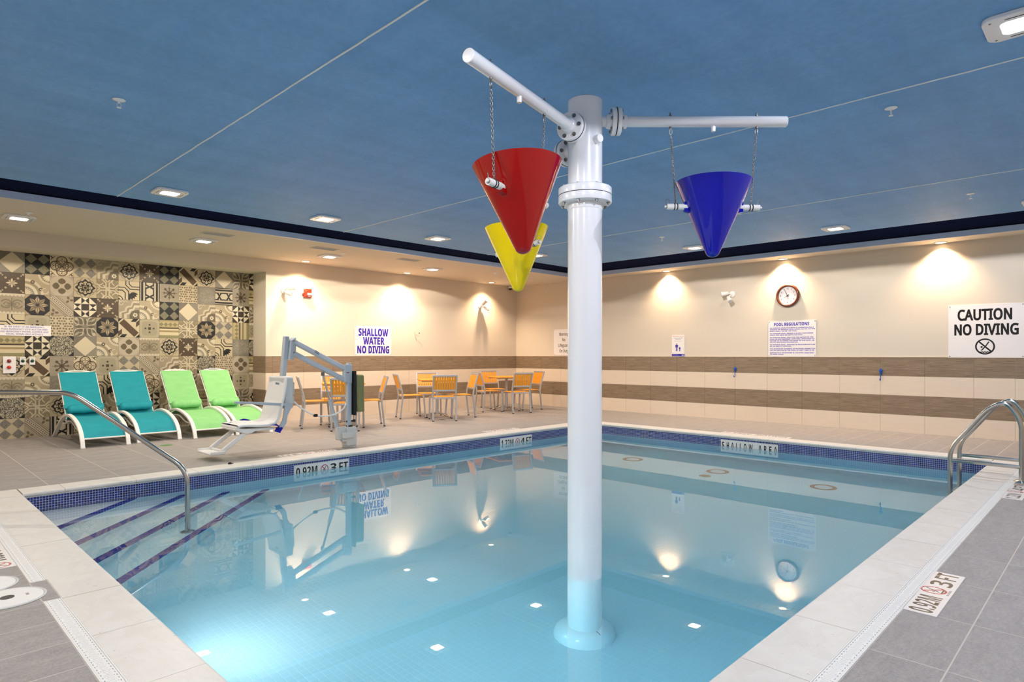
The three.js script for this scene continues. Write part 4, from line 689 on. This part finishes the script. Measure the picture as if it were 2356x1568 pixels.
// ---------------------------------------------------------------- sun loungers; z = 0 at the front feet, the back at negative z
{
  const mk = (fabric, label, x) => {
    const t = thing('sun_lounger', label, 'sun lounger', [x, 0, -9.71], 0, 'loungers in the alcove');
    const arch = [[0, 0], [-.05, .12], [-.15, .225], [-.32, .305], [-.55, .36], [-.78, .382], [-.98, .368], [-1.18, .318], [-1.4, .225], [-1.6, .12], [-1.8, .004]], cv = new THREE.CatmullRomCurve3(arch.map(([z, y]) => V(0, y, z)));
    const rail = (x) => { const s = new THREE.Shape(), h = .017, N = 44, up = [], dn = []; for (let i = 0; i <= N; i++) { const p = cv.getPointAt(i / N), q = cv.getTangentAt(i / N), n = V(0, -q.z, q.y); up.push([p.z + n.z * h, p.y + n.y * h]); dn.push([p.z - n.z * h, p.y - n.y * h]); } return ext(poly([...up, ...dn.reverse()]), .05, .006).rotateY(-Math.PI / 2).translate(x + .025, 0, 0); };
    for (const s of [-1, 1]) part('side_rail', rail(s * .262), M.loungerWhite, t);
    const foot = []; for (const s of [-1, 1]) for (const z of [-.004, -1.79]) foot.push(rbox(.054, .02, .044, .006, s * .262, .01, z)); each('foot_cap', foot, M.whitePlastic, t);
    // sling sheets: strips across between two profile curves
    const sheet = (pts, w, sag, th) => { const c = new THREE.CatmullRomCurve3(pts.map(([z, y]) => V(0, y, z))), N = 26, K = 8, g = new THREE.PlaneGeometry(1, 1, K, N), p = g.attributes.position, u = g.attributes.uv, q = g.clone(), p2 = q.attributes.position; for (let i = 0; i <= N; i++) for (let k = 0; k <= K; k++) { const P = c.getPointAt(i / N), T = c.getTangentAt(i / N), n = V(0, -T.z, T.y), f = 2 * k / K - 1, d = -sag * (1 - f * f), id = i * (K + 1) + k; p.setXYZ(id, f * w / 2, P.y + n.y * d, P.z + n.z * d); p2.setXYZ(id, f * w / 2, P.y + n.y * (d - th), P.z + n.z * (d - th)); u.setXY(id, f * w / 2, i / N * 1.1); } g.computeVertexNormals(); q.computeVertexNormals(); return [g, q]; };
    part('seat_sling', sheet([[-.055, .118], [-.15, .212], [-.32, .297], [-.55, .35], [-.78, .366], [-.98, .345], [-1.14, .3]], .474, .012, .004), fabric, t);
    part('back_sling', sheet([[-1.1, .312], [-1.2, .432], [-1.4, .667], [-1.66, .962], [-1.678, .968], [-1.69, .955]], .462, .01, .004), fabric, t);
    each('back_frame', [tube(bend([V(-.236, .27, -1.075), V(-.236, .955, -1.678), V(.236, .955, -1.678), V(.236, .27, -1.075)], .03), .0095, 90, 10), tube([V(-.2, .952, -1.676), V(-.1, .972, -1.692), V(0, .977, -1.697), V(.1, .972, -1.692), V(.2, .952, -1.676)], .009, 24, 8)], M.loungerWhite, t);
    each('front_bar', [cyl(V(-.25, .118, -.058), V(.25, .118, -.058), .011, .011, 12), cyl(V(-.25, .28, -1.12), V(.25, .28, -1.12), .012, .012, 12)], M.loungerWhite, t);
    for (const s of [-1, 1]) part('support_arm', tube([V(s * .235, .2, -.22), V(s * .232, .215, -.5), V(s * .23, .285, -.78), V(s * .23, .285, -.98), V(s * .235, .235, -1.2), V(s * .24, .22, -1.34)], .0105, 40, 10), M.loungerWhite, t);
    each('cross_bar', [cyl(V(-.25, .22, -1.42), V(.25, .22, -1.42), .011, .011, 12), cyl(V(-.23, .245, -1.18), V(.23, .245, -1.18), .009, .009, 10), tube(bend([V(-.2, .24, -1.3), V(-.2, .52, -1.42), V(.2, .52, -1.42), V(.2, .24, -1.3)], .05), .008, 50, 8)], M.loungerWhite, t);
    // lumbar pillow: a soft bolster strapped to the backrest
    const bol = new THREE.CapsuleGeometry(.054, .345, 8, 24, 10).rotateZ(Math.PI / 2), bp = bol.attributes.position; for (let i = 0; i < bp.count; i++) { const f = Math.abs(bp.getX(i)) / .219; bp.setY(i, bp.getY(i) * (1.32 - .12 * f) + .004 * Math.sin(bp.getX(i) * 37)); bp.setZ(i, bp.getZ(i) * .92); } bol.computeVertexNormals();
    const pil = part('pillow', bol.rotateX(-.72).translate(0, .44, -1.135), fabric, t);
    each('strap', [-1, 1].map((s) => box(.045, .07, .004, s * .225, 0, 0).rotateX(-.72).translate(0, .475, -1.215)), fabric, pil);
    return t;
  };
  const teal = std(0xffffff, .75, { map: meshTex([0, 146, 158]) }), green = std(0xffffff, .75, { map: meshTex([134, 200, 126]) });
  const a = mk(teal, 'teal sun lounger with a white frame, leftmost of the four by the patterned wall', 2.218), b = mk(green, 'green sun lounger with a white frame, beside the teal ones', 3.6);
  copy(a, 'teal sun lounger with a white frame standing next to the green loungers', [2.892, 0, -9.79], 0);
  copy(b, 'green sun lounger with a white frame, partly behind the pool lift seat', [4.2, 0, -9.68], 0);
}

// ---------------------------------------------------------------- pool lift
{
  const t = thing('pool_lift', 'grey blue swing arm pool lift with a white plastic seat on the pool edge', 'pool lift', [4.5, 0, -7.44]), P = (x, y, z) => V(x - 4.5, y, z + 7.44), X = V(1, 0, 0);
  part('base_housing', [rbox(.165, .262, .15, .03, 0, .139, 0, 4), lathe([[.075, 0], [.09, .002], [.09, .012], [.07, .012]], 24)], M.greyPlastic, t); part('anchor_collar', lathe([[.032, .27], [.045, .27], [.045, .285], [.032, .29]], 24), M.rubber, t);
  part('post', [rbox(.064, .84, .064, .012, -.01, .68, 0), rbox(.05, .02, .05, .006, -.01, 1.108, 0)], M.liftBlue, t); part('post_knob', [cyl(V(-.05, .34, .01), V(.05, .345, .03), .012, .012, 12), new THREE.SphereGeometry(.02, 12, 10).translate(.055, .346, .035)], M.rubber, t);
  part('arm_bracket', ext(poly([[-.085, .865], [-.02, .85], [.02, .85], [.02, 1.095], [-.085, 1.095]]), .08, .006).translate(0, 0, -.04), M.liftBlue, t); part('decal', box(.04, .01, .001, -.045, .99, .0405), M.red, t, 'small red warning label');
  const a1 = [P(4.43, 1.045, -7.455), P(3.80, 1.405, -7.665)], a2 = [P(4.43, .895, -7.455), P(3.80, 1.255, -7.665)], side = V(.28, 0, .96);
  const up = part('upper_arm', bar(a1[0], a1[1], .055, .058, .008, side), M.liftBlue, t); part('lower_arm', bar(a2[0], a2[1], .055, .058, .008, side), M.liftBlue, t);
  const badge = canvasTex(256, 64, (g) => { g.fillStyle = '#93a9c0'; g.fillRect(0, 0, 256, 64); g.fillStyle = '#101418'; g.fillRect(0, 6, 100, 46); g.fillStyle = '#e8ecf0'; for (let i = 0; i < 6; i++) g.fillRect(8 + i * 15, 16 + (i % 2) * 6, 9, 22); g.fillStyle = '#2c3742'; for (let i = 0; i < 8; i++) g.fillRect(112 + i * 17, 28 + (i % 3) * 3, 11, 16); });
  const bd = part('badge', new THREE.PlaneGeometry(.15, .034), std(0xffffff, .5, { map: badge }), up, 'dark maker badge'); const md = a1[0].clone().lerp(a1[1], .52); bd.position.set(md.x + .008, md.y + .004, md.z + .0295); bd.rotation.order = 'YXZ'; bd.rotation.set(0, .3, -Math.atan2(.36, .65));
  each('pivot_bolt', [a1, a2].flatMap((q) => q.map((v) => cyl(v.clone().addScaledVector(side, -.05), v.clone().addScaledVector(side, .05), .011, .011, 10))), M.bolt, t);
  part('mast_head', ext(poly([[-.03, -.02], [.045, .02], [.045, -.17], [-.0, -.27], [-.06, -.265]]), .09, .006).translate(0, 0, -.045).rotateY(.28).translate(P(3.79, 1.43, -7.665).x, 1.43, P(3.79, 1.43, -7.665).z), M.liftBlue, t);
  part('mast', bar(P(3.733, 1.462, -7.68), P(3.66, .62, -7.68), .075, .058, .01, V(0, 0, 1)), M.liftBlue, t);
  const ac = [P(4.165, .975, -7.535), P(4.335, .25, -7.46)];
  part('actuator_rod', cyl(ac[0], ac[0].clone().lerp(ac[1], .5), .0145, .0145, 16), M.chrome, t); part('actuator_tube', cyl(ac[0].clone().lerp(ac[1], .46), ac[1], .024, .028, 20), M.liftBlue, t); part('actuator_clevis', [rbox(.03, .05, .05, .008, ac[0].x, ac[0].y, ac[0].z)], M.bolt, t);
  part('motor', [rbox(.12, .17, .1, .02, ac[1].x + .03, .19, ac[1].z + .03, 3), rbox(.17, .085, .11, .02, ac[1].x + .1, .165, ac[1].z + .07, 3), rbox(.08, .05, .07, .014, ac[1].x + .07, .1, ac[1].z + .05, 2)], M.greyPlastic, t);
  part('cable', tube([P(4.49, .61, -7.48), P(4.42, .52, -7.44), P(4.28, .45, -7.42), P(4.05, .44, -7.42), P(3.86, .53, -7.46), P(3.72, .68, -7.56)], .0105, 60, 8), M.whitePlastic, t); part('cable_clip', rbox(.05, .035, .035, .008, P(4.0, .45, -7.42).x, .452, P(4.0, .45, -7.42).z), M.black, t);
  // battery box under an olive cover on the post
  each('battery_bracket', [b6(.03, .05, .44, 1.0, -.1, .08), b6(.05, .065, .42, 1.01, -.09, .07)], M.black, t);
  const cover = rbox(.12, .5, .2, .03, .125, .71, -.01, 5), cp = cover.attributes.position; for (let i = 0; i < cp.count; i++) { const y = cp.getY(i), z = cp.getZ(i), x = cp.getX(i); cp.setXYZ(i, x + .007 * Math.sin(y * 31 + z * 17) * (x > .12 ? 1 : .2) + (y < .6 ? .012 : 0), y, z + .006 * Math.sin(y * 23 + x * 30)); } cover.computeVertexNormals(); part('battery_cover', cover, M.olive, t, 'olive cloth cover');
  // seat: back shell, pan and sides in one moulding, facing -x
  const prof = [[3.64, .94], [3.62, .8], [3.575, .6], [3.53, .44], [3.49, .385], [3.42, .362], [3.3, .358], [3.1, .372], [3.03, .366]], c = new THREE.CatmullRomCurve3(prof.map(([x, y]) => P(x, y, -7.675)));
  const shell = new THREE.PlaneGeometry(1, 1, 12, 40), sp = shell.attributes.position, back = shell.clone(), bp = back.attributes.position;
  for (let i = 0; i <= 40; i++) for (let k = 0; k <= 12; k++) { const p = c.getPointAt(i / 40), T = c.getTangentAt(i / 40), f = 2 * k / 12 - 1, s = i / 40, w = .225 + .012 * Math.sin(s * 3), dish = (s > .3 && s < .95 ? .03 : .004) * (1 - f * f), n = V(T.y, -T.x, 0), id = i * 13 + k; sp.setXYZ(id, p.x + n.x * dish, p.y + n.y * dish, p.z + f * w); bp.setXYZ(id, p.x + n.x * (dish + .03), p.y + n.y * (dish + .03), p.z + f * w); }
  shell.computeVertexNormals(); back.computeVertexNormals();
  const rim = [-1, 1].map((s) => { const pts = []; for (let i = 0; i <= 30; i++) { const p = c.getPointAt(i / 30), T = c.getTangentAt(i / 30); pts.push(V(p.x + T.y * .015, p.y - T.x * .015, p.z + s * (.225 + .012 * Math.sin(i / 10)))); } return tube(pts, .016, 60, 8); });
  const lip = c.getPointAt(1), seat = part('seat_shell', [shell, back, ...rim, cyl(V(lip.x, lip.y - .006, lip.z - .225), V(lip.x, lip.y - .006, lip.z + .225), .022, .022, 16)], M.whitePlastic, t);
  part('back_box', rbox(.13, .4, .43, .03, P(3.665, .755, 0).x, .755, P(0, 0, -7.675).z, 4).rotateZ(0), M.greyPlastic, t); each('control_box', [rbox(.05, .17, .2, .015, P(3.755, .8, 0).x, .8, P(0, 0, -7.64).z, 3), rbox(.04, .1, .1, .012, P(3.74, .66, 0).x, .66, P(0, 0, -7.56).z, 2)], M.greyPlastic, t);
  const sb = part('badge', new THREE.PlaneGeometry(.1, .028), std(0xffffff, .5, { map: badge }), seat, 'dark maker badge'); sb.position.set(P(3.592, 0, 0).x, .865, P(0, 0, -7.63).z); sb.rotation.order = 'YXZ'; sb.rotation.set(.12, -Math.PI / 2, 0);
  part('side_bracket', ext(poly([[.1, .62], [.19, .6], [.18, .56], [.135, .48], [.12, .38], [.06, .3], [.02, .33], [.07, .42], [.085, .5]]), .024, .004).translate(P(3.5, 0, 0).x, 0, P(0, 0, -7.455).z), M.liftBlue, t); part('side_bracket', ext(poly([[.1, .62], [.19, .6], [.18, .56], [.135, .48], [.12, .38], [.06, .3], [.02, .33], [.07, .42], [.085, .5]]), .024, .004).translate(P(3.5, 0, 0).x, 0, P(0, 0, -7.91).z), M.liftBlue, t);
  each('armrest', [bar(P(3.69, .603, -7.445), P(3.28, .642, -7.445), .03, .034, .004), bar(P(3.29, .642, -7.445), P(2.99, .668, -7.445), .026, .028, .004)], M.liftBlue, t);
  const seatFrame = ext(poly([[3.52, .335], [3.12, .35], [3.03, .365], [3.0, .345], [3.05, .318], [3.14, .285], [3.2, .29], [3.24, .31], [3.45, .312]].map(([x, y]) => [x - 4.5, y])), .43, .01).translate(0, 0, P(0, 0, -7.89).z); part('seat_pan', seatFrame, M.whitePlastic, t);
  // foot rest
  for (const z of [-7.5, -7.85]) part('leg_strut', [bar(P(3.14, .3, z), P(2.87, .105, z), .034, .05, .01), cyl(P(3.13, .305, z - .03), P(3.13, .305, z + .03), .012, .012, 10)], M.whitePlastic, t);
  part('foot_plate', [rbox(.16, .02, .42, .008, P(2.81, .085, 0).x, .082, P(0, 0, -7.675).z).translate(0, 0, 0), rbox(.03, .035, .42, .01, P(2.89, .1, 0).x, .098, P(0, 0, -7.675).z), ...[-7.47, -7.88].map((z) => rbox(.16, .035, .02, .008, P(2.81, 0, 0).x, .095, P(0, 0, z).z))], M.whitePlastic, t);
  part('hinge_knob', [0, 1, 2, 3].map((i) => box(.012, .036, .014, 0, 0, 0).rotateZ(i * Math.PI / 4).translate(P(3.12, .315, 0).x, .315, P(0, 0, -7.835).z)), M.rubber, t);
  // lap belt
  const strap = (pts, w, edge) => { const cc = new THREE.CatmullRomCurve3(pts), g = new THREE.PlaneGeometry(1, 1, 1, 24), p = g.attributes.position; for (let i = 0; i <= 24; i++) { const q = cc.getPointAt(i / 24), T = cc.getTangentAt(i / 24), n = edge ? V(0, .9, .5).normalize() : V().crossVectors(T, V(0, 1, .3)).normalize(); p.setXYZ(i * 2, q.x + n.x * w, q.y + n.y * w, q.z + n.z * w); p.setXYZ(i * 2 + 1, q.x - n.x * w, q.y - n.y * w, q.z - n.z * w); } g.computeVertexNormals(); return g; };
  each('lap_belt', [strap([P(3.035, .33, -7.84), P(3.045, .375, -7.8), P(3.12, .4, -7.78), P(3.22, .395, -7.77), P(3.36, .385, -7.8)], .022, 1), strap([P(3.14, .4, -7.74), P(3.2, .425, -7.73), P(3.27, .41, -7.75), P(3.32, .39, -7.76)], .024, 1), strap([P(3.06, .382, -7.452), P(3.25, .368, -7.44), P(3.42, .374, -7.438), P(3.5, .372, -7.435)], .006, 1), strap([P(3.42, .375, -7.47), P(3.47, .38, -7.43), P(3.52, .34, -7.425), P(3.5, .28, -7.43)], .045)], new THREE.MeshStandardMaterial({ color: 0x1216a8, roughness: .7, side: THREE.DoubleSide }), t); each('buckle', [rbox(.05, .016, .045, .006, P(3.09, .395, 0).x, .395, P(0, 0, -7.81).z), rbox(.04, .016, .04, .006, P(3.38, .39, 0).x, .39, P(0, 0, -7.79).z)], M.black, t);
}

// ---------------------------------------------------------------- slatted chairs and tables
{
  // chair: facing +z, origin between the legs on the floor
  const t = thing('slat_chair', '', 'chair', [0, 0, 0], 0, 'slatted chairs round the tables'), hw = .215;
  const post = (s) => bend([V(s * hw, 0, -.255), V(s * hw, .43, -.205), V(s * hw, .56, -.225), V(s * hw, .855, -.315)], .1);
  for (const s of [-1, 1]) { const c = post(s), sh = new THREE.Shape(), N = 30, L = [], R = []; for (let i = 0; i <= N; i++) { const p = c.getPointAt(i / N), q = c.getTangentAt(i / N); L.push([p.z + q.y * .014, p.y - q.z * .014]); R.push([p.z - q.y * .014, p.y + q.z * .014]); } part('rear_leg', ext(poly([...L, ...R.reverse()]), .03, .005).rotateY(-Math.PI / 2).translate(s * hw + .015, 0, 0), M.alu, t); }
  for (const s of [-1, 1]) part('front_leg', bar(V(s * hw, 0, .235), V(s * hw, .43, .2), .03, .03, .005), M.alu, t);
  each('foot_cap', [-1, 1].flatMap((s) => [box(.032, .016, .032, s * hw, .008, -.254), box(.032, .016, .032, s * hw, .008, .234)]), M.black, t);
  each('seat_rail', [bar(V(-hw, .425, -.2), V(hw, .425, -.2), .03, .032, .005, yUp), bar(V(-hw, .425, .2), V(hw, .425, .2), .03, .032, .005, yUp), bar(V(-hw, .425, -.2), V(-hw, .425, .2), .03, .03, .005), bar(V(hw, .425, -.2), V(hw, .425, .2), .03, .03, .005)], M.alu, t);
  each('back_rail', [bar(V(-hw, .842, -.311), V(hw, .842, -.311), .036, .024, .006, yUp), bar(V(-hw, .566, -.227), V(hw, .566, -.227), .036, .024, .006, yUp)], M.alu, t);
  const bs = boxUV(rbox(.036, .27, .012, .003), 1).rotateX(-.293), ss = boxUV(rbox(.036, .012, .385, .003), 1);
  for (let i = 0; i < 9; i++) { const x = -.1825 + i * .0456; part('back_slat', bs, M.wood, t).position.set(x, .704, -.269); part('seat_slat', ss, M.wood, t).position.set(x, .444, 0); }
  // [rear leg positions a, b] give the place and the turn
  const list = [
    [[4.98, -9.68], [5.25, -10.29], 'slatted orange chair left of the nearest table, seen from the side'], [[5.52, -8.82], [5.18, -9.12], 'slatted orange chair seen from behind, hidden partly by the lift post'], [[6.44, -9.59], [6.18, -9.07], 'slatted orange chair right of the nearest table, beside the olive cover'], [[5.76, -10.5], [6.16, -10.27], 'slatted orange chair against the striped wall behind the nearest table'],
    [[7.1, -9.91], [7.3, -10.35], 'slatted orange chair on the left of the middle table'], [[7.65, -8.92], [7.27, -9.14], 'slatted orange chair seen from behind in front of the middle table'], [[8.55, -9.6], [8.36, -9.17], 'slatted orange chair on the right of the middle table'], [[8.0, -10.62], [8.4, -10.38], 'slatted orange chair behind the middle table, facing the pool'],
    [[9.21, -9.86], [9.36, -10.31], 'slatted orange chair on the left of the farthest table'], [[9.87, -9.06], [9.41, -9.19], 'slatted orange chair seen from behind in front of the farthest table'], [[10.77, -9.89], [10.62, -9.42], 'slatted orange chair on the right of the farthest table'], [[10.03, -10.82], [10.46, -10.69], 'slatted orange chair in the far corner behind the farthest table'],
  ];
  list.forEach(([a, b, label], i) => {
    const m = [(a[0] + b[0]) / 2, (a[1] + b[1]) / 2], d = Math.hypot(b[0] - a[0], b[1] - a[1]), wx = (b[0] - a[0]) / d, wz = (b[1] - a[1]) / d, fx = -wz, fz = wx;   // facing: square to the rear legs
    const o = i ? copy(t, label) : tag(t, label); o.position.set(m[0] + fx * .255, 0, m[1] + fz * .255); o.rotation.y = Math.atan2(fx, fz);
  });

  const tb = thing('slat_table', 'square orange slatted table, nearest of three, behind the pool lift', 'table', [5.72, 0, -9.66], -.5, 'slatted tables with chrome feet');
  for (let i = 0; i < 8; i++) part('top_slat', boxUV(rbox(.084, .022, .7, .003), 1), M.wood, tb).position.set(-.3115 + i * .089, .739, 0);
  each('top_brace', [box(.66, .02, .06, 0, .718, -.2), box(.66, .02, .06, 0, .718, .2), box(.3, .02, .3, 0, .717, 0)], M.alu, tb);
  part('pedestal', [cyl(V(0, .07, 0), V(0, .71, 0), .032, .03, 24), lathe([[.032, .07], [.05, .075], [.034, .12]], 24)], M.alu, tb);
  for (let i = 0; i < 4; i++) { const a = Math.PI / 4 + i * Math.PI / 2, c = Math.cos(a), s = Math.sin(a); part('base_foot', [tube([V(0, .085, 0), V(.12 * c, .075, .12 * s), V(.25 * c, .035, .25 * s), V(.33 * c, .022, .33 * s)], .016, 24, 10), disc(.02, .014, .33 * c, .007, .33 * s, 12)], M.chrome, tb); }
  copy(tb, 'square orange slatted table, middle of three along the striped wall', [7.85, 0, -9.74], -.53); copy(tb, 'square orange slatted table, farthest of three, in the far corner', [9.97, 0, -9.92], -.3);
}
renderer.render(scene, camera);
